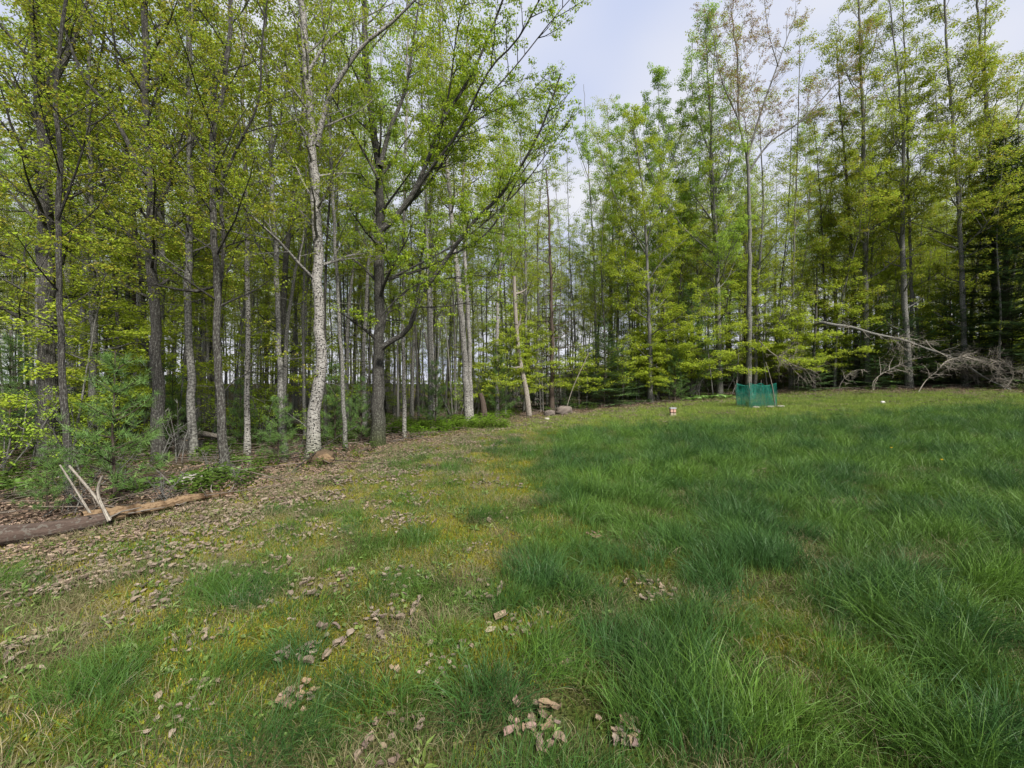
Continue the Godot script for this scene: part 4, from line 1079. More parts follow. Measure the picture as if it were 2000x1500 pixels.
func build_woods() -> void:
	var deciduous := []
	var poles := []
	var birches := []
	var spruces := []
	for k in 5:
		deciduous.append(wood_tree("woods_tree", "birch" if k % 2 == 0 else "olive", "grey" if k != 1 else "furrowed", 16.0 + k, 0.1 + 0.012 * k, {"v": k, "crowns": [[0.14, 0.5, 9, 1.1, 1.7, 0.25], [0.36, 0.99, 26, 2.9, 1.4, 0.7]], "fill": 0.75, "lean": 1.0, "s": {"kids": 2.6, "tufts": 8.0}}))
	for k in 5:
		poles.append(wood_tree("pole_tree", "olive" if k % 2 else "birch", "furrowed" if k % 2 else "grey", 13.0 + 1.2 * k, 0.05 + 0.009 * k, {"v": k, "crowns": [[0.2, 0.55, 5, 0.8, 1.1, 0.2], [0.5, 0.99, 18, 1.8, 0.9, 0.7]], "fill": 0.72, "stubs": 14, "lean": 1.4, "s": {"kids": 2.6, "tufts": 8.0}}))
	for k in 3:
		birches.append(wood_tree("woods_birch", "aspen" if k else "birch", "birch", 16.0 + k, 0.075 + 0.018 * k, {"v": k, "crowns": [[0.38, 0.99, 25, 2.1, 1.0, 0.8]], "fill": 0.8, "lean": 1.2, "s": {"kids": 2.6, "tufts": 8.0}}))
	for k in 2:
		spruces.append(conifer("woods_spruce", 14.0 + 2.0 * k, 0.14, 2.5 if k else 5.0, 1.5, "spruce", {"v": k, "tint": Color(0.049, 0.084, 0.031), "tint2": Color(0.077, 0.112, 0.042), "step": 0.42, "whorl": 5, "keep": 0.75, "rise": -0.1, "curl": 0.03, "sprays": 8.0}))
	var kinds := {"deciduous": [deciduous, "grey trunk with thin yellow green leaves ", "leafy trees "], "pole": [poles, "thin dark pole of a tree with few leaves ", "pole trees "], "birch": [birches, "slim white birch trunk standing ", "white birches "], "spruce": [spruces, "dark narrow spruce among bare trunks ", "spruces "]}
	rng.seed = 4242
	var placed := []
	var tries := 0
	while placed.size() < 440 and tries < 16000:
		tries += 1
		var r := rng.randf_range(-1.42, 1.5)
		var d := 8.0 + 44.0 * pow(rng.randf(), 0.85)
		var x := r * d
		var sd := edge_distance(x, -d)
		if sd > -0.9: continue
		if d < 14.0 and r > -1.35 and r < -0.2 and sd > -2.0: continue
		var ok := true
		var gap := 0.85 + 0.016 * d
		for p in placed:
			if absf(p.x - x) < gap and absf(p.y - d) < gap: ok = false; break
		if not ok: continue
		var gapsky := r > 0.1 and r < 0.42
		var most := 1.6 + d * (0.82 if r < 0.34 else 0.95)
		var pick := rng.randf()
		var kind := "deciduous" if pick < 0.42 else "pole" if pick < 0.86 else "birch" if pick < 0.96 else "spruce"
		if r < 0.15 and r > -0.75:
			kind = "pole" if pick < 0.6 else "deciduous" if pick < 0.78 else "birch" if pick < 0.975 else "spruce"
		var sc := rng.randf_range(0.75, 1.12)
		if gapsky:
			if d < 23.0: continue
			sc = minf(sc, most / 19.0 * rng.randf_range(0.85, 1.0))
		placed.append(Vector2(x, d))
		var k: Array = kinds[kind]
		place_wood(k[0], k[1] + region_of(x, d), k[2] + region_of(x, d), x, -d, sc)
	var more := 0
	tries = 0
	while more < 130 and tries < 6000:
		tries += 1
		var r := rng.randf_range(-0.85, 0.5)
		var d := rng.randf_range(17.0, 52.0)
		var x := r * d
		if edge_distance(x, -d) > -1.2: continue
		var sc := rng.randf_range(0.45, 0.85)
		if r > 0.1: sc = minf(sc, (1.6 + d * 0.6) / 19.0)
		more += 1
		if more % 2: place_wood(poles, "slender young pole of a tree " + region_of(x, d), "slender poles " + region_of(x, d), x, -d, sc)
		else: place_wood([deciduous[0], deciduous[2], deciduous[4]], "small grey stemmed young leafy tree " + region_of(x, d), "small leafy trees " + region_of(x, d), x, -d, sc)
	print("woods ", placed.size(), " tries ", tries)
	# the far woods that read as one mass
	var o := thing("far_woods", "mass of leafy woods far behind the nearer trunks", "woods")
	o.set_meta("kind", "stuff")
	for p in deciduous + [poles[0], birches[1]]:
		var xs := []
		var cs := []
		for k in 40:
			var r := rng.randf_range(-1.5, 1.6)
			var d := rng.randf_range(40.0, 80.0)
			if r > -0.8 and r < 0.36: continue
			var sc := rng.randf_range(0.8, 1.1)
			if r > 0.05 and r < 0.45: sc *= 0.8
			xs.append(Transform3D(Basis(Vector3.UP, rng.randf() * TAU).scaled(Vector3.ONE * sc), on_ground(r * d, -d)))
			cs.append(Color.WHITE)
		for q in p.get_children(): scatter(o, "far_" + String(q.name), q.mesh, q.material_override, xs, cs)
	for p in deciduous + poles + birches + spruces: p.free()


func build_undergrowth() -> void:
	var maples := []
	for k in 4: maples.append(sapling("maple_sapling", "sapling", 2.4 + 1.1 * k, 1 if k % 2 else 2, {"v": k, "many": 13 + 3 * k, "reach": 0.36, "rise": 0.08}))
	var shrubs := []
	for k in 2: shrubs.append(sapling("leafy_shrub", "shrub", 1.3 + 0.4 * k, 5, {"v": k, "many": 5, "reach": 0.3, "rise": 0.5, "lean": 0.3, "category": "shrub"}))
	var brush := []
	for k in 2: brush.append(sapling("bare_brush", "dead", 1.4 + 0.5 * k, 6, {"v": k, "many": 5, "reach": 0.35, "rise": 0.7, "lean": 0.3, "category": "brush"}))
	var pines := []
	for k in 3: pines.append(conifer("pine_sapling", 1.75 + 0.55 * k, 0.017 + 0.004 * k, 0.28, 0.62 + 0.12 * k, "pine", {"v": k, "tint": Color(0.085, 0.165, 0.04), "tint2": Color(0.125, 0.205, 0.05), "step": 0.24, "whorl": 6, "rise": 0.25, "curl": 0.09, "sprays": 15.0, "category": "sapling"}))
	var firs := []
	for k in 3: firs.append(conifer("fir_sapling", 2.2 + 0.8 * k, 0.03, 0.15, 0.95 + 0.2 * k, "fir", {"v": k, "tint": Color(0.059, 0.119, 0.042), "tint2": Color(0.105, 0.175, 0.049), "step": 0.24, "whorl": 7, "rise": 0.02, "curl": 0.03, "sprays": 14.0, "category": "sapling"}))
	rng.seed = 777
	# pine saplings one can pick out: [place, size, which, label]
	for e in [
		[Vector3(-5.34, -0.02, -5.52), 1.18, 0, "soft green pine sapling in front of the lichen spotted trunk"], [Vector3(-5.66, -0.02, -5.00), 0.5, 0, "short soft pine sapling low beside the thick far left trunk"], [Vector3(-8.51, -0.12, -10.28), 1.0, 1, "pine sapling behind the pale grey trunk near the stump"],
		[Vector3(-11.17, -0.11, -9.12), 1.0, 2, "pine sapling at the far left edge of the photo"], [Vector3(-4.73, -0.01, -8.32), 0.8, 0, "pine sapling at the foot of the light grey slim trunk"], [Vector3(-4.55, -0.01, -10.56), 0.95, 1, "pine sapling between the big birch and the thin pale trunk"],
		[Vector3(-3.98, 0.01, -10.80), 0.8, 1, "pine sapling just left of the spreading maple's foot"], [Vector3(-2.71, 0.06, -14.46), 1.05, 1, "pine sapling behind the bright green plants left of the white birches"], [Vector3(-6.82, -0.07, -10.30), 0.8, 1, "pine sapling behind the dark brown slim trunk"],
		[Vector3(-0.55, 0.18, -17.46), 1.1, 2, "bushy pine sapling right of the white birches"], [Vector3(8.53, 2.78, -21.00), 0.5, 2, "low pine sapling left of the small block pile"]]:
		var p: Vector3 = e[0]
		copy_of(pines[e[2]], e[3], "pine saplings", Transform3D(Basis(Vector3.UP, rng.randf() * TAU).scaled(Vector3.ONE * float(e[1])), on_ground(p.x, p.z)))
	for e in [[22.5, 1350, 2.6, "tall airy pine with soft foliage left of the green netting"], [20.8, 1318, 1.1, "young pine with flat boughs behind the small block pile"]]:
		var x: float = (float(e[1]) - 1000.0) / 800.0 * float(e[0])
		copy_of(pines[2], e[3], "pine saplings", Transform3D(Basis(Vector3.UP, 1.0).scaled(Vector3(1.0, 0.85, 1.0) * float(e[2])), on_ground(x, -float(e[0]))))
	# firs: [pixel column's bearing, distance, size, which, label]
	for e in [[0.225, 20.0, 1.15, 2, "dark fir standing tallest in the clump right of the boulder"], [0.17, 20.6, 0.9, 1, "dark fir left in the clump behind the boulder"], [0.27, 20.8, 1.0, 1, "dark fir at the right end of the clump behind the boulder"], [0.115, 19.5, 0.8, 0, "low fir just left of the boulder"],
		[0.07, 20.5, 0.9, 1, "fir behind the pale snag"], [0.31, 22.2, 0.9, 0, "small fir at the dark gap left of the block pile"], [0.735, 21.6, 0.85, 1, "small fir just right of the netting behind the leaning bough"],
		[0.8, 22.6, 1.0, 1, "fir behind the brown leaf heap under the leaning stem"], [0.86, 22.0, 1.15, 1, "broad fir under the middle of the broken-over stem"], [0.93, 21.5, 1.3, 2, "tall young fir behind the dead grey branches"],
		[1.0, 21.0, 1.2, 1, "fir behind the heap of grey branches"], [1.07, 20.6, 1.35, 2, "young fir left of the big right spruce"], [1.14, 20.0, 1.2, 1, "fir in front of the big right spruce"], [1.22, 19.4, 1.4, 2, "fir at the right edge of the photo"], [-1.12, 14.0, 1.2, 2, "dark fir deep behind the thick far left trunk"], [-0.98, 17.0, 1.5, 2, "dark fir behind the soft pine sapling"]]:
		var d: float = e[1]
		copy_of(firs[e[3]], e[4], "young firs", Transform3D(Basis(Vector3.UP, rng.randf() * TAU).scaled(Vector3(0.95, 1, 0.95) * float(e[2])), on_ground(float(e[0]) * d, -d)))
	var big := conifer("spruce_tree", 15.0, 0.22, 0.4, 3.0, "spruce", {"v": 9, "tint": Color(0.042, 0.077, 0.031), "tint2": Color(0.070, 0.112, 0.039), "step": 0.36, "whorl": 7, "rise": -0.08, "curl": 0.04, "sprays": 10.0})
	copy_of(big, "big dark spruce filling the right edge of the tree line", "", Transform3D(Basis().scaled(Vector3.ONE * 0.85), on_ground(23.6, -19.6)))
	big.free()
	for k in 26:
		var d := rng.randf_range(20.6, 25.0)
		var x := rng.randf_range(0.32, 1.3) * d
		if edge_distance(x, -d) > -0.7: continue
		if k % 3: copy_of(shrubs[k % 2], "small leafy shrub low " + region_of(x, d), "shrubs " + region_of(x, d), Transform3D(Basis(Vector3.UP, rng.randf() * TAU).scaled(Vector3.ONE * rng.randf_range(0.8, 1.3)), on_ground(x, -d)))
		else: copy_of(firs[0], "small fir low " + region_of(x, d), "small firs " + region_of(x, d), Transform3D(Basis(Vector3.UP, rng.randf() * TAU).scaled(Vector3.ONE * rng.randf_range(0.6, 0.9)), on_ground(x, -d)))
	for k in 110:
		var d := rng.randf_range(14.0, 40.0)
		var x := rng.randf_range(-0.9, 0.35) * d
		if edge_distance(x, -d) > -2.0: continue
		copy_of(brush[k % 2], "leafless grey brush low under the trees " + region_of(x, d), "bare brush " + region_of(x, d), Transform3D(Basis(Vector3.UP, rng.randf() * TAU).scaled(Vector3.ONE * rng.randf_range(0.9, 1.7)), on_ground(x, -d)))
	for e in [[-4.6, 5.4, 0.5, "low grey brush tangled behind the rotten log"], [-5.6, 5.2, 0.6, "grey brush at the left edge behind the log's bark covered end"], [-4.3, 6.4, 0.4, "small dead brush beside the log's thin end"], [-6.4, 6.6, 0.7, "grey brush between the log and the thick far left trunk"], [-5.0, 6.8, 0.6, "grey brush in front of the flat grey rock"]]:
		copy_of(brush[0], e[3], "dead brush behind the log", Transform3D(Basis(Vector3.UP, rng.randf() * TAU).scaled(Vector3(1.2, 0.7, 1.2) * float(e[2])), on_ground(e[0], -float(e[1]))))
	for e in [[1335, 21.6, 2, 1.2, "tall bright layered sapling left of the green netting"], [1392, 21.2, 3, 1.1, "bright leafy sapling standing close behind the ferns by the netting"], [1440, 21.8, 3, 1.2, "tall bright sapling right behind the green netting's left stake"], [1500, 22.2, 3, 1.25, "tall bright sapling behind the green netting's right side"], [1545, 22.4, 2, 1.1, "bright layered sapling beside the broken-over tree's stem"], [1640, 22.6, 3, 1.2, "tall sapling with yellow layers behind the broken-over stem's start"],
		[1735, 23.6, 3, 1.3, "tall sapling with yellow layers above the broken-over stem's middle"], [1815, 23.4, 3, 1.2, "sapling with bright layers behind the fir at the bent stem's end"], [1870, 21.4, 2, 1.3, "bright layered sapling left of the big right spruce"], [1290, 22.0, 2, 1.2, "bright sapling behind the small dark gap left of the blocks"], [1215, 20.6, 1, 1.1, "low bright sapling in front of the dark fir clump"], [1130, 19.4, 1, 1.0, "low bright sapling just right behind the boulder"], [985, 17.6, 2, 0.9, "bright sapling left of the pale snag"], [1060, 19.0, 2, 1.0, "bright sapling right of the pale snag"]]:
		var x: float = (float(e[0]) - 1000.0) / 800.0 * float(e[1])
		copy_of(maples[e[2]], e[4], "bright saplings along the lawn edge", Transform3D(Basis(Vector3.UP, rng.randf() * TAU).scaled(Vector3.ONE * float(e[3])), on_ground(x, -float(e[1]))))
	var spots := []
	var tries := 0
	while spots.size() < 190 and tries < 9000:
		tries += 1
		var r := rng.randf_range(-1.35, 1.4)
		var d := 7.5 + 26.0 * pow(rng.randf(), 0.9)
		var x := r * d
		var sd := edge_distance(x, -d)
		if sd > -0.5 or sd < -14.0: continue
		var ok := true
		for p in spots:
			if p.distance_to(Vector2(x, d)) < 0.75: ok = false; break
		if not ok: continue
		if r > 0.7 and sd > -1.7: continue
		if r < 0.1 and (sd > -2.5 or rng.randf() < 0.62): continue
		spots.append(Vector2(x, d))
		var pick := rng.randf()
		var turn := Basis(Vector3.UP, rng.randf() * TAU).scaled(Vector3.ONE * rng.randf_range(0.75, 1.3))
		var at := Transform3D(turn, on_ground(x, -d))
		var where := region_of(x, d)
		var lush_right := r > 0.1
		if pick < (0.7 if lush_right else 0.5):
			copy_of(maples[rng.randi() % 4], "young maple with flat bright leaf layers " + where, "maple saplings " + where, at)
		elif pick < 0.8:
			copy_of(shrubs[rng.randi() % 2], "small leafy shrub low under the trees " + where, "shrubs " + where, at)
		else:
			copy_of(brush[rng.randi() % 2], "leafless grey brush low under the trees " + where, "bare brush " + where, at)
	for p in maples + shrubs + brush + pines + firs: p.free()
	print("undergrowth ", spots.size())


# ---------------------------------------------------------------- smaller things
func frond(ln: float) -> ArrayMesh:
	var f := Flakes.new()
	var p := Vector3.ZERO
	var d := Vector3(0, 1.0, 0.55).normalized()
	for k in 16:
		var t := k / 16.0
		d = (d + Vector3(0, -0.09, 0.05)).normalized()
		var nx := p + d * ln / 16.0
		f.put(Transform3D.IDENTITY, PackedVector3Array([p + Vector3(0.004, 0, 0), p - Vector3(0.004, 0, 0), nx]), Color(0.9, 0.9, 0.6))
		if k > 2:
			var wl := ln * 0.3 * sin(PI * (0.2 + 0.8 * t)) * 0.9
			for s in [-1.0, 1.0]:
				var shape := PackedVector3Array()
				leaf_shape(shape, p, Vector3(s, 0.1, 0.35).normalized(), d.cross(Vector3(1, 0, 0)).normalized() * -1.0, wl, ln * 0.055)
				f.put(Transform3D.IDENTITY, shape, Color.WHITE * rng.randf_range(0.85, 1.15))
		p = nx
	return f.done()


func build_ferns() -> void:
	rng.seed = 31
	var m := [frond(0.5), frond(0.42), frond(0.36)]
	var proto := Node3D.new()
	proto.set_meta("base_name", "fern")
	proto.set_meta("category", "fern")
	for k in 7:
		var fr := part(proto, "frond", m[k % 3], M.fern)
		fr.rotation = Vector3(rng.randf_range(-0.1, 0.3), TAU * k / 7 + rn() * 0.3, 0)
	for e in [[Vector3(-5.64, -0.02, -6.14), 0.9, "fern left of the lichen spotted trunk's foot"], [Vector3(-5.70, -0.03, -6.52), 0.9, "fern at the foot of the lichen spotted trunk"], [Vector3(-5.31, -0.02, -7.02), 1.0, "fern between the pale grey trunk and the dark brown one"], [Vector3(-4.89, -0.01, -7.18), 1.05, "fern beside the foot of the dark brown slim trunk"], [Vector3(-7.92, -0.07, -6.52), 0.8, "fern at the left edge below the thick trunk"], [Vector3(-5.37, -0.02, -6.56), 0.7, "small fern by the flat grey rock"], [Vector3(-5.58, -0.03, -8.42), 0.8, "fern beyond the dark brown slim trunk"]]:
		var p: Vector3 = e[0]
		copy_of(proto, e[2], "ferns at the lawn edge", Transform3D(Basis(Vector3.UP, rng.randf() * TAU).scaled(Vector3.ONE * float(e[1])), on_ground(p.x, p.z)))
	for e in [[1385.0, 20.5], [1420.0, 20.3], [1350.0, 20.4], [1365.0, 21.2]]:
		var x: float = (e[0] - 1000.0) / 800.0 * e[1]
		copy_of(proto, "arching fern on the bank left of the green netting", "ferns by the netting", Transform3D(Basis(Vector3.UP, rng.randf() * TAU).scaled(Vector3.ONE * 1.5), on_ground(x, -e[1])))
	proto.free()


func rock(called: String, label: String, at: Vector3, size: Vector3, c: Color, seed_: int) -> void:
	var sp := SphereMesh.new()
	sp.radial_segments = 24
	sp.rings = 14
	var a := sp.get_mesh_arrays()
	var v: PackedVector3Array = a[Mesh.ARRAY_VERTEX]
	nf.seed = seed_
	var col := PackedColorArray()
	for k in v.size():
		var p := v[k] * 2.0
		var q := p.normalized()
		var r := 1.0 + 0.35 * nf.get_noise_3d(q.x * 40.0, q.y * 40.0, q.z * 40.0) + 0.1 * nf.get_noise_3d(q.x * 160.0, q.y * 160.0, q.z * 160.0)
		p = q * r
		p = Vector3(clampf(p.x, -0.93, 0.95), clampf(p.y + 0.14 * q.x, -0.8, 0.92), clampf(p.z, -0.93, 0.95))
		v[k] = p * size * 0.5 + Vector3(0, size.y * 0.28, 0)
		var t := 0.85 + 0.5 * nf.get_noise_3d(q.x * 120.0, q.y * 120.0, q.z * 120.0)
		col.append(Color(c.r * t, c.g * t, c.b * t))
	nf.seed = 3
	a[Mesh.ARRAY_VERTEX] = v
	a[Mesh.ARRAY_COLOR] = col
	var st := SurfaceTool.new()
	var m := ArrayMesh.new()
	m.add_surface_from_arrays(Mesh.PRIMITIVE_TRIANGLES, a)
	st.create_from(m, 0)
	st.generate_normals()
	var o := MeshInstance3D.new()
	o.name = numbered(called)
	o.mesh = st.commit()
	o.material_override = M.stone
	add_child(o)
	o.position = at
	tag(o, label, "rock")


func stick_path(a: Vector3, b: Vector3, wob: float, n: int) -> Array:
	var out := []
	for k in n + 1:
		var t := float(k) / n
		out.append(a.lerp(b, t) + any_dir() * wob * sin(PI * t))
	return out


func stick(called: String, label: String, path: Array, r0: float, r1: float, mat: Material, twigs := 0, category := "branch", twig_len := 0.6) -> Node3D:
	var base: Vector3 = path[0]
	var o := thing(called, label, category, base)
	rng.seed = hash(label)
	var local := []
	for p in path: local.append(p - base + (any_dir() * 0.12 if called == "dead_branch" and local.size() else Vector3.ZERO))
	var w := Mesher.new()
	var tr := trunk_into(w, local, r0, r1, 8, 0.0, 0.0, 0.2)
	part(o, "stem", w.done(), mat)
	for k in twigs:
		var pj := at_height(tr[0], rng.randf_range(0.25, 0.97))
		var along: Vector3 = (tr[0][pj[1] + 1] - tr[0][pj[1]]).normalized()
		var d: Vector3 = (along * 0.7 + any_dir() + Vector3(0, 0, 0.3)).normalized()
		var t := Plant.new()
		t.s = STYLE.dead.duplicate()
		t.s.kids = 5.5
		t.s.levels = 3
		t.s.wob = 0.28
		branch(t, pj[0], d, twig_len * rng.randf_range(0.6, 1.6), maxf(r1, 0.015), 0)
		part(o, "side_branch", t.wood.done(), mat)
	return o


func build_deadwood() -> void:
	# the long rotten log at the left
	var b: Vector3 = [Vector3(-5.65, -0.10, -4.35)][0]
	var r1 := Vector3(0, 0.1, -0.08)
	var path: Array = [Vector3(-5.22, -0.01, -3.94) + r1, Vector3(-4.84, -0.01, -4.12) + r1, Vector3(-4.56, -0.00, -4.40) + r1, Vector3(-4.35, -0.00, -4.90) + r1, Vector3(-4.22, 0.00, -5.28) + r1, Vector3(-3.99, 0.00, -5.86) + Vector3(0, 0.03, 0)]
	var base: Vector3 = path[0]
	var o := thing("fallen_log", "long rotten log with orange bare wood along the left lawn edge", "log", base)
	rng.seed = 8
	var local := []
	for p in path: local.append(p - base)
	var w := Mesher.new()
	trunk_into(w, [local[0], local[1], local[2], local[2].lerp(local[3], 0.12)], 0.112, 0.08, 14, 0.0, 0.0, 0.06)
	part(o, "bark_covered_end", w.done(), M.conifer)
	w = Mesher.new()
	var along := smooth_path([local[2] + Vector3(-0.12, 0.02, 0.02), local[3], local[4], local[5]], 0.045)
	var rads := []
	var stain := []
	for k in along.size():
		var f := float(k) / along.size()
		rads.append(lerpf(0.1, 0.03, f) * (1.0 + 0.5 * nf.get_noise_1d(k * 14.0)))
		var dark := smoothstep(0.05, 0.3, nf.get_noise_1d(k * 5.0 + 300.0)) + smoothstep(0.75, 0.95, f)
		stain.append(Color.WHITE.lerp(Color(0.24, 0.2, 0.17), clampf(dark, 0.0, 0.9)))
	w.tube(along, rads, 14, 0.5, stain, 0.35, nf)
	part(o, "bare_wood", w.done(), M.rotten)
	for e in [[local[2], Vector3(-4.78, 0.42, -4.50) - base, Vector3(-5.02, 0.70, -4.55) - base, 0.015], [local[2] + Vector3(0.12, 0, -0.05), Vector3(-4.70, 0.36, -4.60) - base, Vector3(-5.08, 0.66, -4.70) - base, 0.02], [local[2] + Vector3(0.16, 0, 0), Vector3(-4.60, 0.38, -4.55) - base, Vector3(-4.55, 0.58, -4.55) - base, 0.022]]:
		w = Mesher.new()
		w.tube(smooth_path([e[0], e[1], e[2]], 0.06), [], 7) if false else trunk_into(w, [e[0], e[1], e[2]], e[3], float(e[3]) * 0.55, 7, 0.0, 0.0, 0.08)
		part(o, "broken_branch", w.done(), M.bleached)
	for k in 12:
		var pj := at_height([local[2], local[3], local[4], local[5]], rng.randf())
		w = Mesher.new()
		var d := Vector3(rn(), 0.5 * rng.randf(), rn()).normalized() * rng.randf_range(0.15, 0.4)
		w.tube([pj[0], pj[0] + d * 0.5 + any_dir() * 0.03, pj[0] + d], [0.012, 0.009, 0.005], 5)
		part(o, "twig_stub", w.done(), M.dead)
	# other logs
	for e in [
		[[Vector3(-8.36, 0.28, -11.00), Vector3(-7.76, 0.22, -10.80), Vector3(-7.13, 0.16, -10.60)], 0.075, "barkless tan log lying right of the mossy stump", "dead"],
		[[Vector3(-7.55, -0.06, -10.20), Vector3(-6.57, -0.07, -10.10), Vector3(-5.50, -0.10, -10.00), Vector3(-3.68, -0.09, -9.50)], 0.05, "long whitish log lying behind the big birch", "birch"],
		[[Vector3(-3.25, 0.03, -11.20), Vector3(-2.70, 0.06, -12.00), Vector3(-1.75, 0.04, -12.70)], 0.04, "dark thin log edging the bright green plants", "furrowed"],
		[[Vector3(-7.00, -0.22, -5.60), Vector3(-7.23, -0.13, -5.90), Vector3(-7.40, -0.01, -6.30)], 0.03, "dark branch propped at the left edge beyond the log", "furrowed"],
		[[Vector3(-11.16, 0.14, -9.50), Vector3(-11.02, 0.20, -9.50)], 0.1, "pale broken log end beside the thick far left trunk", "pale"],
		[[Vector3(-4.09, -0.15, -7.20), Vector3(-3.95, 0.11, -7.70), Vector3(-3.76, 0.42, -8.60), Vector3(-3.45, 0.68, -9.20)], 0.012, "thin dark branch leaning up past the big birch's foot", "furrowed"],
		[[Vector3(-4.09, -0.09, -6.00), Vector3(-3.96, -0.09, -6.60), Vector3(-3.70, -0.06, -7.40)], 0.018, "thin grey branch along the leafy lawn edge", "dead"],
		[[Vector3(-5.61, 0.38, -6.30), Vector3(-5.35, 0.18, -6.30), Vector3(-5.08, -0.03, -6.20)], 0.012, "bent bare twig arching by the lichen spotted trunk", "dead"],
		[[Vector3(-3.51, 3.66, -16.50), Vector3(-2.91, 1.79, -15.50), Vector3(-2.19, 0.47, -14.60)], 0.05, "dark leaning dead stem left of the white birches", "furrowed"],
		[[Vector3(3.30, 2.92, -17.60), Vector3(2.61, 1.49, -17.40), Vector3(2.15, 0.22, -17.00)], 0.02, "pale leaning sapling stem in front of the boulder", "pale"],
		[[Vector3(7.87, 1.46, -22.50), Vector3(9.84, 1.52, -22.50), Vector3(11.81, 1.54, -22.50)], 0.06, "dark log lying across the gap behind the low pine sapling", "furrowed"]]:
		stick("fallen_branch" if float(e[1]) < 0.035 else "fallen_log", e[2], e[0], e[1], float(e[1]) * 0.7, M[e[3]], 0, "branch" if float(e[1]) < 0.035 else "log")
	# snags
	stick("snag", "pale barkless snag leaning left in the middle of the tree line", [Vector3(0.73, 0.22, -17.20), Vector3(0.58, 1.39, -17.20), Vector3(0.37, 2.35, -17.20), Vector3(0.26, 3.10, -17.20), Vector3(0.13, 4.82, -17.20), Vector3(0.09, 6.12, -17.20)], 0.13, 0.07, M.dead, 3, "snag")
	stick("snag", "dark rotted broken snag right of the white birches", [Vector3(-1.11, 0.13, -16.50), Vector3(-1.16, 0.78, -16.50), Vector3(-1.28, 1.23, -16.50)], 0.16, 0.1, M.conifer, 0, "snag")
	stick("snag", "short broken brown snag left of the white birches", [Vector3(-2.52, 0.06, -16.50), Vector3(-2.56, 0.57, -16.50), Vector3(-2.58, 1.02, -16.50)], 0.07, 0.05, M.conifer, 0, "snag")
	# stump by the pale trunk
	var p: Vector3 = Vector3(-7.77, -0.10, -9.84)
	o = thing("stump", "dark mossy tree stump behind the pale grey trunk", "stump", on_ground(p.x, p.z - 0.1))
	w = Mesher.new()
	w.tube([Vector3(0, -0.1, 0), Vector3(0, 0.05, 0), Vector3(0, 0.2, 0), Vector3(0.02, 0.38, 0)], [0.36, 0.31, 0.27, 0.25], 14, 0.5, [Color(0.7, 0.8, 0.4), Color(0.6, 0.7, 0.35), Color.WHITE, Color.WHITE], 0.4, nf)
	part(o, "bark", w.done(), M.furrowed)
	w = Mesher.new()
	var ring := []
	for k in 14: ring.append(Vector3(0.02 + 0.23 * cos(TAU * k / 14), 0.36 + 0.03 * rn(), 0.23 * sin(TAU * k / 14)))
	w.cap(Vector3(0.02, 0.34, 0), ring, Vector3.UP, Color(0.75, 0.65, 0.5))
	part(o, "cut_face", w.done(), M.dead)
	# rotten root lump at the birch's foot
	p = Vector3(-3.77, 0.01, -8.20)
	rock("rotten_stump", "low rotten stump lump with orange wood at the big birch's foot", on_ground(p.x - 0.05, p.z), Vector3(0.5, 0.36, 0.4), Color(0.1, 0.072, 0.045), 61)
	w = Mesher.new()
	w.tube([Vector3(0.02, 0.1, 0.12), Vector3(0.16, 0.13, 0.2), Vector3(0.3, 0.1, 0.22)], [0.09, 0.1, 0.04], 8, 0.4, [], 0.6, nf)
	o = thing("broken_wood", "chunk of broken orange wood lying at the big birch's foot", "wood", on_ground(p.x, p.z))
	part(o, "chunk", w.done(), M.rotten)
	# the tree that snapped at the right and hangs to the ground
	var foot: Array = [Vector3(15.93, 1.20, -21.60), Vector3(15.90, 2.95, -21.60), Vector3(16.01, 4.79, -21.60), Vector3(16.09, 6.73, -21.60)]
	o = thing("broken_tree", "broken-over grey tree slanting down to the right edge of the lawn", "tree", foot[0])
	rng.seed = 44
	w = Mesher.new()
	trunk_into(w, [Vector3(0, -0.1, 0), foot[1] - foot[0], foot[2] - foot[0], foot[3] - foot[0]], 0.085, 0.05, 9, 0.3, 0.0, 0.25)
	part(o, "standing_stem", w.done(), M.furrowed)
	local = []
	for q in [Vector3(15.81, 4.65, -21.40), Vector3(15.53, 4.67, -20.50), Vector3(15.88, 4.54, -20.30), Vector3(16.80, 4.42, -20.30), Vector3(17.91, 4.09, -20.30), Vector3(19.44, 3.76, -20.30), Vector3(20.25, 3.36, -20.10), Vector3(21.16, 2.77, -19.50), Vector3(21.65, 1.86, -18.70), Vector3(22.04, 1.22, -17.90)]: local.append(q - foot[0])
	w = Mesher.new()
	var fallen := trunk_into(w, local, 0.085, 0.03, 9, 0.0, 0.0, 0.25)
	part(o, "fallen_stem", w.done(), M.grey)
	for k in 26:
		var pj := at_height(fallen[0], rng.randf_range(0.12, 0.97))
		var t := Plant.new()
		t.s = STYLE.dead.duplicate()
		t.s.kids = 5.5
		t.s.levels = 3
		t.s.wob = 0.28
		branch(t, pj[0], Vector3(0.5 + 0.6 * rn(), 0.9 * rn() - 0.25, 0.5 + rn()).normalized(), rng.randf_range(0.5, 1.7), 0.017, 0)
		part(o, "side_branch", t.wood.done(), M.bleached)
	stick("dead_branch", "bare grey branch curving up from the lawn under the broken-over tree", [Vector3(16.94, 1.31, -19.20), Vector3(17.09, 1.79, -19.20), Vector3(17.76, 2.27, -19.20), Vector3(18.84, 2.85, -19.20)], 0.013, 0.008, M.bleached, 15)
	stick("dead_branch", "bare grey branch heap with many twigs at right end of lawn", [Vector3(18.57, 1.08, -18.80), Vector3(18.99, 1.72, -18.80), Vector3(19.51, 2.26, -18.80), Vector3(20.12, 2.73, -18.80), Vector3(21.15, 3.01, -18.80)], 0.020, 0.010, M.bleached, 31)
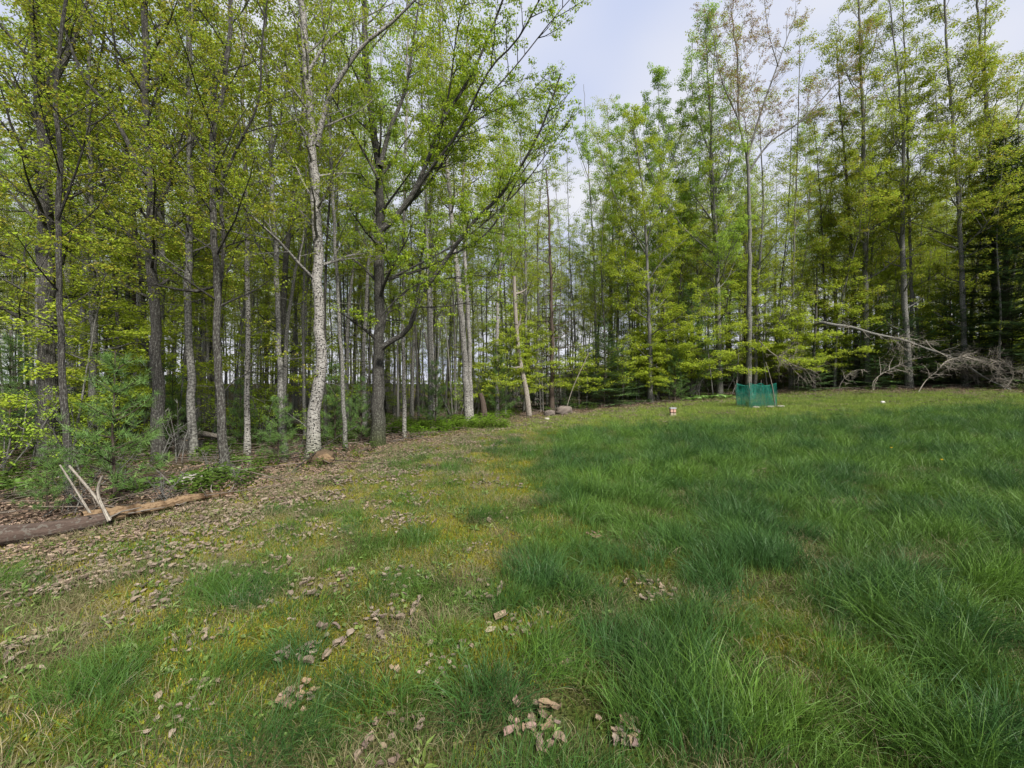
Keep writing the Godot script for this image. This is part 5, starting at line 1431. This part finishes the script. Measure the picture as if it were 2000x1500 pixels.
	stick("dead_branch", "pale forked dead branch hanging from the broken-over tree's bend", [Vector3(19.80, 3.71, -19.60), Vector3(20.09, 3.32, -19.60), Vector3(20.83, 2.83, -19.60), Vector3(21.56, 2.29, -19.60), Vector3(22.49, 1.72, -19.60)], 0.022, 0.010, M.bleached, 36)
	stick("dead_branch", "pale dead branch with drooping twigs near the photo's right edge", [Vector3(20.35, 2.80, -18.40), Vector3(21.16, 2.57, -18.40), Vector3(21.85, 1.95, -18.40), Vector3(22.65, 1.03, -18.40)], 0.022, 0.010, M.bleached, 26)
	stick("dead_branch", "grey dead branch reaching up at the photo's right edge", [Vector3(21.66, 1.15, -18.20), Vector3(22.11, 1.94, -18.20), Vector3(22.02, 2.51, -18.20), Vector3(21.16, 2.65, -18.20)], 0.015, 0.008, M.bleached, 23)
	stick("dead_branch", "small grey twig standing at the lawn edge right of the brown leaves", [Vector3(15.79, 1.15, -19.80), Vector3(15.96, 1.72, -19.80), Vector3(16.53, 2.14, -19.80), Vector3(17.08, 2.39, -19.80)], 0.008, 0.005, M.bleached, 13, "branch", 0.4)
	stick("dead_branch", "bare brown bough slanting down right behind the green netting", [Vector3(12.35, 3.78, -20.50), Vector3(12.81, 3.14, -20.50), Vector3(13.58, 2.75, -20.50), Vector3(14.35, 2.47, -20.50), Vector3(15.12, 2.32, -20.50)], 0.026, 0.017, M.dead, 20, "branch", 1.0)
	stick("dead_branch", "dark bent stem rising behind the green netting", [Vector3(12.15, 3.35, -20.00), Vector3(12.50, 4.10, -20.00), Vector3(13.00, 4.72, -20.00), Vector3(13.50, 5.60, -20.00)], 0.015, 0.008, M.furrowed, 15, "branch", 0.9)


func net_panel(a: Vector3, b: Vector3, hgt: float, sag: float) -> ArrayMesh:
	var w := Mesher.new()
	var n := 22
	var m := 26
	var at := func(u: float, v: float) -> Vector3:
		var s := sag * sin(PI * u)
		return a.lerp(b, u) + Vector3(0, v * (hgt - s * v), 0) + (b - a).cross(Vector3.UP).normalized() * (0.03 * sin(u * 9.0 + v * 4.0) + 0.02 * sin(u * 23.0 - v * 7.0))
	for k in n + 1:
		var pts := []
		var rad := []
		for j in 7: pts.append(at.call(float(k) / n, j / 6.0)); rad.append(0.0052 if k > 0 and k < n else 0.008)
		w.tube(pts, rad, 4, 0.5)
	for k in m + 1:
		var pts := []
		var rad := []
		for j in 9: pts.append(at.call(j / 8.0, float(k) / m) + Vector3(0, 0, 0.003)); rad.append(0.0058 if k > 0 and k < m else 0.012)
		w.tube(pts, rad, 4, 0.5)
	return w.done()


func build_netting() -> void:
	var c: Vector3 = Vector3(10.09, 0.66, -16.38)
	var o := thing("garden_netting", "square cage of green plastic netting on stakes at the lawn's far edge", "netting", on_ground(c.x, c.z))
	rng.seed = 5
	var a := Vector3(-0.66, 0, 0.0)
	var b := Vector3(0.5, 0, 0.05)
	var e := Vector3(0.42, 0, -0.95)
	var f := Vector3(-0.7, 0, -1.0)
	for s in [[a, b], [b, e], [f, e], [a, f]]:
		part(o, "net_panel", net_panel(s[0], s[1], 0.96, 0.11), M.net)
	for s in [[b + Vector3(-0.04, -0.1, 0.03), Vector3(0.3, 0.95, 0.05), Vector3(0.06, 1.82, 0.0), 0.02], [a + Vector3(0.02, -0.1, -0.03), a + Vector3(0.0, 0.8, 0), a + Vector3(0.0, 1.62, -0.1), 0.018], [e + Vector3(0, -0.1, 0), e + Vector3(0, 0.5, 0), e + Vector3(0.02, 1.1, 0), 0.015], [f + Vector3(0, -0.1, 0), f + Vector3(0, 0.5, 0), f + Vector3(0.02, 1.1, 0), 0.015]]:
		var w := Mesher.new()
		trunk_into(w, [s[0], s[1], s[2]], s[3], float(s[3]) * 0.7, 7, 0.0, 0.0, 0.15)
		part(o, "stake", w.done(), M.pale)
	var t := Plant.new()
	t.s = STYLE.dead
	for k in 14:
		branch(t, Vector3(rng.randf_range(-0.3, 0.5), 0, rng.randf_range(-0.9, -0.3)), Vector3(rn(), 1.2, rn()).normalized(), 0.6, 0.006, 0)
	o.scale = Vector3(0.9, 1, 0.9)
	var d := thing("dry_stalks", "dry brown plant stalks inside the green netting", "plant", on_ground(c.x, c.z))
	part(d, "stalks", t.wood.done(), M.dead, true)
	for s in [[-0.4, 0.12, 0.3, "pale flat stone against the netting's lower left corner"], [0.15, 0.16, 0.3, "pale flat stone under the netting's front edge"], [0.6, 0.08, 0.34, "pale stone at the netting's lower right corner"]]:
		rock("stone", s[3], on_ground(c.x + s[0], c.z + s[1]), Vector3(s[2], 0.1, 0.16), Color(0.27, 0.255, 0.22), int(s[0] * 100) + 70)


func box(parent: Node, called: String, at: Vector3, size: Vector3, mat: Material, bevel := 0.012) -> void:
	var w := Mesher.new()
	var hx := size.x / 2
	var hz := size.z / 2
	var prof := [[-1, 0.0], [0, 0.0], [0, bevel], [0, size.y - bevel], [1, size.y]]
	var rings := [[hx - bevel, hz - bevel, 0.0], [hx, hz, bevel], [hx, hz, size.y - bevel], [hx - bevel, hz - bevel, size.y]]
	var st := SurfaceTool.new()
	st.begin(Mesh.PRIMITIVE_TRIANGLES)
	st.set_smooth_group(-1)
	var corner := func(r: Array, k: int) -> Vector3:
		return at + Vector3([-1, 1, 1, -1][k % 4] * r[0], r[2], [-1, -1, 1, 1][k % 4] * r[1])
	for j in 3:
		for k in 4:
			var p: Vector3 = corner.call(rings[j], k)
			var q: Vector3 = corner.call(rings[j], k + 1)
			var r: Vector3 = corner.call(rings[j + 1], k + 1)
			var s: Vector3 = corner.call(rings[j + 1], k)
			for x in [p, q, s, q, r, s]: st.add_vertex(x)
	var tp := [0, 1, 2, 0, 2, 3]
	for k in tp: st.add_vertex(corner.call(rings[3], k))
	for k in [0, 2, 1, 0, 3, 2]: st.add_vertex(corner.call(rings[0], k))
	st.generate_normals()
	part(parent, called, st.commit(), mat)


func build_small_things() -> void:
	var c: Vector3 = Vector3(5.86, 0.42, -14.94)
	var o := thing("block_pile", "little pile of pale pinkish blocks under a grey cap on the lawn", "blocks", on_ground(c.x, c.z))
	box(o, "lower_block", Vector3(-0.065, -0.03, 0.0), Vector3(0.12, 0.15, 0.2), M.block)
	box(o, "lower_block", Vector3(0.065, -0.03, 0.01), Vector3(0.12, 0.14, 0.2), M.block)
	box(o, "dark_spacer", Vector3(0, 0.115, 0), Vector3(0.22, 0.03, 0.18), M.dark)
	box(o, "upper_block", Vector3(-0.068, 0.147, 0.0), Vector3(0.11, 0.13, 0.18), M.pink)
	box(o, "upper_block", Vector3(0.068, 0.147, 0.0), Vector3(0.11, 0.13, 0.18), M.pink)
	box(o, "middle_strip", Vector3(0.0, 0.147, 0.0), Vector3(0.024, 0.125, 0.16), M.dark)
	box(o, "cap", Vector3(0, 0.28, 0), Vector3(0.28, 0.05, 0.22), M.cap)
	o.scale = Vector3(0.78, 0.95, 0.78)
	var p: Vector3 = Vector3(2.18, 0.31, -16.96)
	rock("boulder", "brownish grey boulder half hidden by the dark firs", on_ground(p.x, p.z - 0.3), Vector3(0.75, 0.5, 0.6), Color(0.16, 0.135, 0.115), 12)
	p = Vector3(1.54, 0.27, -16.84)
	rock("stone", "small dark stone left of the boulder", on_ground(p.x, p.z - 0.1), Vector3(0.5, 0.35, 0.4), Color(0.13, 0.11, 0.095), 14)
	p = Vector3(-5.18, -0.02, -6.60)
	rock("stone", "flat pale grey rock between the fern and the dark brown trunk", on_ground(p.x, p.z), Vector3(0.38, 0.2, 0.3), Color(0.32, 0.3, 0.27), 19)
	p = Vector3(14.48, 0.84, -16.00)
	rock("stone", "small white stone lying on the grass under the broken-over tree", on_ground(p.x, p.z), Vector3(0.16, 0.12, 0.12), Color(0.62, 0.6, 0.55), 22)
	p = Vector3(1.32, 0.24, -15.52)
	rock("stone", "small pale stone on the leaves below the boulder", on_ground(p.x, p.z), Vector3(0.2, 0.12, 0.14), Color(0.4, 0.38, 0.33), 24)
	# big dead leaves one can pick out on the near lawn
	rng.seed = 12
	for e in [[Vector3(-0.15, 0.03, -2.68), 0.083, 3, Color(0.35, 0.31, 0.23), "large pale crumpled leaf on the grass near the middle"], [Vector3(0.10, 0.02, -1.86), 0.054, 9, Color(0.22, 0.17, 0.15), "heap of pinkish dead leaves low in the photo's centre"], [Vector3(-0.66, 0.02, -2.26), 0.046, 2, Color(0.24, 0.19, 0.16), "single curled pinkish leaf left of the centre clumps"],
		[Vector3(-1.06, 0.02, -2.02), 0.042, 8, Color(0.22, 0.18, 0.15), "flat drift of pink brown leaves in the lower left"], [Vector3(0.27, 0.03, -2.32), 0.042, 6, Color(0.17, 0.14, 0.12), "dark hollow with folded leaves between two grass tufts"], [Vector3(0.77, 0.03, -2.42), 0.042, 6, Color(0.20, 0.17, 0.15), "grey leaves lying under the long grass right of centre"],
		[Vector3(0.48, 0.02, -1.84), 0.046, 7, Color(0.20, 0.17, 0.15), "grey brown leaves at the bottom beside the centre tuft"], [Vector3(-1.20, 0.02, -2.40), 0.042, 5, Color(0.21, 0.18, 0.16), "scatter of pale leaves beside the dark grass left of centre"], [Vector3(-1.68, 0.02, -2.12), 0.037, 3, Color(0.22, 0.19, 0.16), "few curled leaves on bare ground in the lower left"],
		[Vector3(-2.97, 0.01, -2.50), 0.042, 8, Color(0.22, 0.20, 0.18), "greyish leaf drift at the photo's left edge"], [Vector3(0.82, 0.06, -4.10), 0.042, 7, Color(0.26, 0.20, 0.16), "pinkish leaf drift on the moss right of centre"], [Vector3(-0.23, 0.02, -1.80), 0.025, 2, Color(0.24, 0.19, 0.14), "small round brown leaf near the bottom edge"], [Vector3(-1.45, 0.02, -2.72), 0.042, 2, Color(0.22, 0.20, 0.18), "upright curled leaf left of the dark tuft"], [Vector3(3.10, 0.06, -2.86), 0.025, 2, Color(0.34, 0.32, 0.28), "pale grey leaf on the right dark grass"]]:
		var q: Vector3 = e[0]
		o = thing("dead_leaf" if int(e[2]) < 4 else "leaf_heap", e[4], "dead leaf" if int(e[2]) < 4 else "dead leaves", on_ground(q.x, q.z, 0.012))
		var total: int = int(e[2]) if int(e[2]) < 4 else int(e[2]) * 3
		for k in total:
			var f := Flakes.new()
			var col: Color = e[3]
			var br := rng.randf_range(0.7, 1.2)
			f.put(Transform3D(Basis(any_dir(), 0.4 * rn()).scaled(Vector3(1, 0.7, 1)) * Basis(Vector3.UP, rng.randf() * TAU), Vector3(rn(), 0.05 * k, rn()) * float(e[1]) * (0.4 + 0.2 * int(e[2]) if k else 0.0) * Vector3(1, 0.3, 1)), dead_leaf(float(e[1]) * rng.randf_range(0.55, 1.15)), Color(col.r * br, col.g * br * (0.9 + 0.06 * rn()), col.b * br * (0.74 + 0.14 * rn())))
			part(o, "leaf", f.done(), M.litter)
	# dandelions
	for e in [[Vector3(6.58, 0.19, -6.28), "yellow dandelion flower in the dark grass at right"], [Vector3(6.79, 0.23, -7.34), "smaller yellow dandelion beyond the bright one at right"]]:
		var q: Vector3 = e[0]
		o = thing("dandelion", e[1], "flower", on_ground(q.x, q.z))
		var w := Mesher.new()
		w.tube([Vector3.ZERO, Vector3(0.01, 0.12, 0), Vector3(0.0, 0.24, 0.01)], [0.003, 0.003, 0.003], 5, 0.5, [Color(0.16, 0.25, 0.08), Color(0.16, 0.25, 0.08), Color(0.16, 0.25, 0.08)])
		part(o, "stem", w.done(), M.grass)
		var f := Flakes.new()
		for k in 60:
			var a := rng.randf() * TAU
			var rr := rng.randf_range(0.4, 1.0)
			var d := Vector3(cos(a) * rr, 0.35 + 0.5 * (1.0 - rr), sin(a) * rr).normalized()
			var s := d.cross(Vector3.UP).normalized() * 0.003
			f.put(Transform3D.IDENTITY, PackedVector3Array([Vector3(0, 0.24, 0.01) + s, Vector3(0, 0.24, 0.01) - s, Vector3(0, 0.24, 0.01) + d * 0.026]), Color(0.85, 0.6, 0.02))
		part(o, "flower_head", f.done(), M.grass)


# ---------------------------------------------------------------- the whole place
func build_sky() -> Sky:
	var wd := 512
	var hg := 256
	var f := FastNoiseLite.new()
	f.seed = 6
	f.frequency = 1.3
	f.fractal_octaves = 4
	var im := Image.create(wd, hg, false, Image.FORMAT_RGBF)
	for y in hg:
		var th := PI * (y + 0.5) / hg
		for x in wd:
			var az := TAU * (x + 0.5) / wd
			var d := Vector3(sin(az) * sin(th), cos(th), -cos(az) * sin(th))
			var hgt := maxf(d.y, 0.0)
			var n := f.get_noise_3d(d.x / (hgt + 0.35) * 0.9, hgt * 0.8, d.z / (hgt + 0.35) * 0.9)
			var cloud := clampf(0.42 + 0.95 * n + 0.55 * pow(1.0 - hgt, 5.0), 0.0, 1.0)
			var c := Color(0.54, 0.62, 0.86).lerp(Color(0.86, 0.865, 0.91), cloud)
			im.set_pixel(x, y, c)
	var m := PanoramaSkyMaterial.new()
	m.panorama = ImageTexture.create_from_image(im)
	var s := Sky.new()
	s.sky_material = m
	return s


func _ready() -> void:
	var cam := Camera3D.new()
	cam.name = "camera"
	cam.fov = 86.3
	cam.near = 0.05
	cam.far = 2000.0
	cam.position = Vector3(0, EYE, 0)
	add_child(cam)
	cam.current = true
	var env := Environment.new()
	env.background_mode = Environment.BG_SKY
	env.sky = build_sky()
	env.background_energy_multiplier = 0.58
	env.tonemap_mode = Environment.TONE_MAPPER_LINEAR
	env.tonemap_exposure = 1.78
	env.sdfgi_enabled = true
	env.ssao_enabled = true
	env.ssil_enabled = true
	var we := WorldEnvironment.new()
	we.name = "environment"
	we.environment = env
	add_child(we)
	var sun := DirectionalLight3D.new()
	sun.name = "sun"
	sun.light_energy = 1.6
	sun.light_angular_distance = 10.0
	sun.light_color = Color(1.0, 0.975, 0.94)
	sun.shadow_enabled = true
	add_child(sun)
	sun.look_at_from_position(Vector3(6, 11.5, 9.5), Vector3.ZERO)

	nz.seed = 2
	nz.frequency = 0.05
	nz.fractal_octaves = 3
	nf.seed = 3
	nf.frequency = 0.05
	nf.fractal_octaves = 3
	nf2.seed = 17
	nf2.frequency = 1.5
	nf2.fractal_octaves = 2
	lawn = lawn_edge.duplicate()
	lawn.append(Vector2(40.0, 40.0))
	lawn.append(Vector2(-14.0, 40.0))
	rng.seed = 1
	for k in ["furrowed", "grey", "birch", "conifer", "dead"]: M[k] = bark(k)
	M.pale = M.dead.duplicate()
	M.pale.albedo_color = Color(0.95, 0.95, 0.94)
	M.bleached = M.dead.duplicate()
	M.bleached.albedo_color = Color(1.12, 1.13, 1.12)
	M.rotten = M.dead.duplicate()
	M.rotten.albedo_color = Color(0.92, 0.82, 0.69)
	M.leaf = leafy("spring_leaf", 1.0)
	M.leaf.metallic_specular = 0.14
	M.needle = leafy("needle", 0.25)
	M.grass = leafy("grass_blade", 0.45)
	M.fern = leafy("fern_leaf", 0.6)
	M.fern.albedo_color = srgb(0.14, 0.25, 0.05)
	M.straw = leafy("dry_blade", 0.3)
	M.litter = leafy("dead_leaf", 0.0)
	M.litter.roughness = 0.8
	M.stone = plain("stone", Color.WHITE, 0.95)
	M.stone.heightmap_enabled = true
	M.stone.heightmap_texture = ImageTexture.create_from_image(noise_image(256, 256, 0.05, 4, 5))
	M.stone.heightmap_scale = 2.0
	M.stone.uv1_triplanar = true
	M.stone.uv1_scale = Vector3(2, 2, 2)
	M.net = plain("green_plastic", srgb(0.008, 0.15, 0.105), 0.5)
	M.block = plain("pale_block", srgb(0.33, 0.28, 0.21))
	M.pink = plain("pink_block", srgb(0.4, 0.25, 0.19))
	M.cap = plain("grey_cap", srgb(0.3, 0.31, 0.33))
	M.dark = plain("dark_wood", srgb(0.05, 0.03, 0.025))
	styles()
	var t0 := Time.get_ticks_msec()
	build_ground()
	print("ground ", Time.get_ticks_msec() - t0)
	build_edge_trees()
	print("edge trees ", Time.get_ticks_msec() - t0)
	build_woods()
	print("woods ", Time.get_ticks_msec() - t0)
	build_undergrowth()
	build_ferns()
	print("undergrowth ", Time.get_ticks_msec() - t0)
	build_deadwood()
	build_netting()
	build_small_things()
	print("things ", Time.get_ticks_msec() - t0)
	build_grass()
	build_litter()
	print("cover ", Time.get_ticks_msec() - t0)
	var tris := 0
	var seen := {}
	for n in find_children("*", "MeshInstance3D", true, false):
		if not seen.has(n.mesh):
			seen[n.mesh] = true
			for s in n.mesh.get_surface_count():
				var l: int = n.mesh.surface_get_array_index_len(s)
				tris += (l if l > 0 else n.mesh.surface_get_array_len(s)) / 3
	print("triangles ", tris)
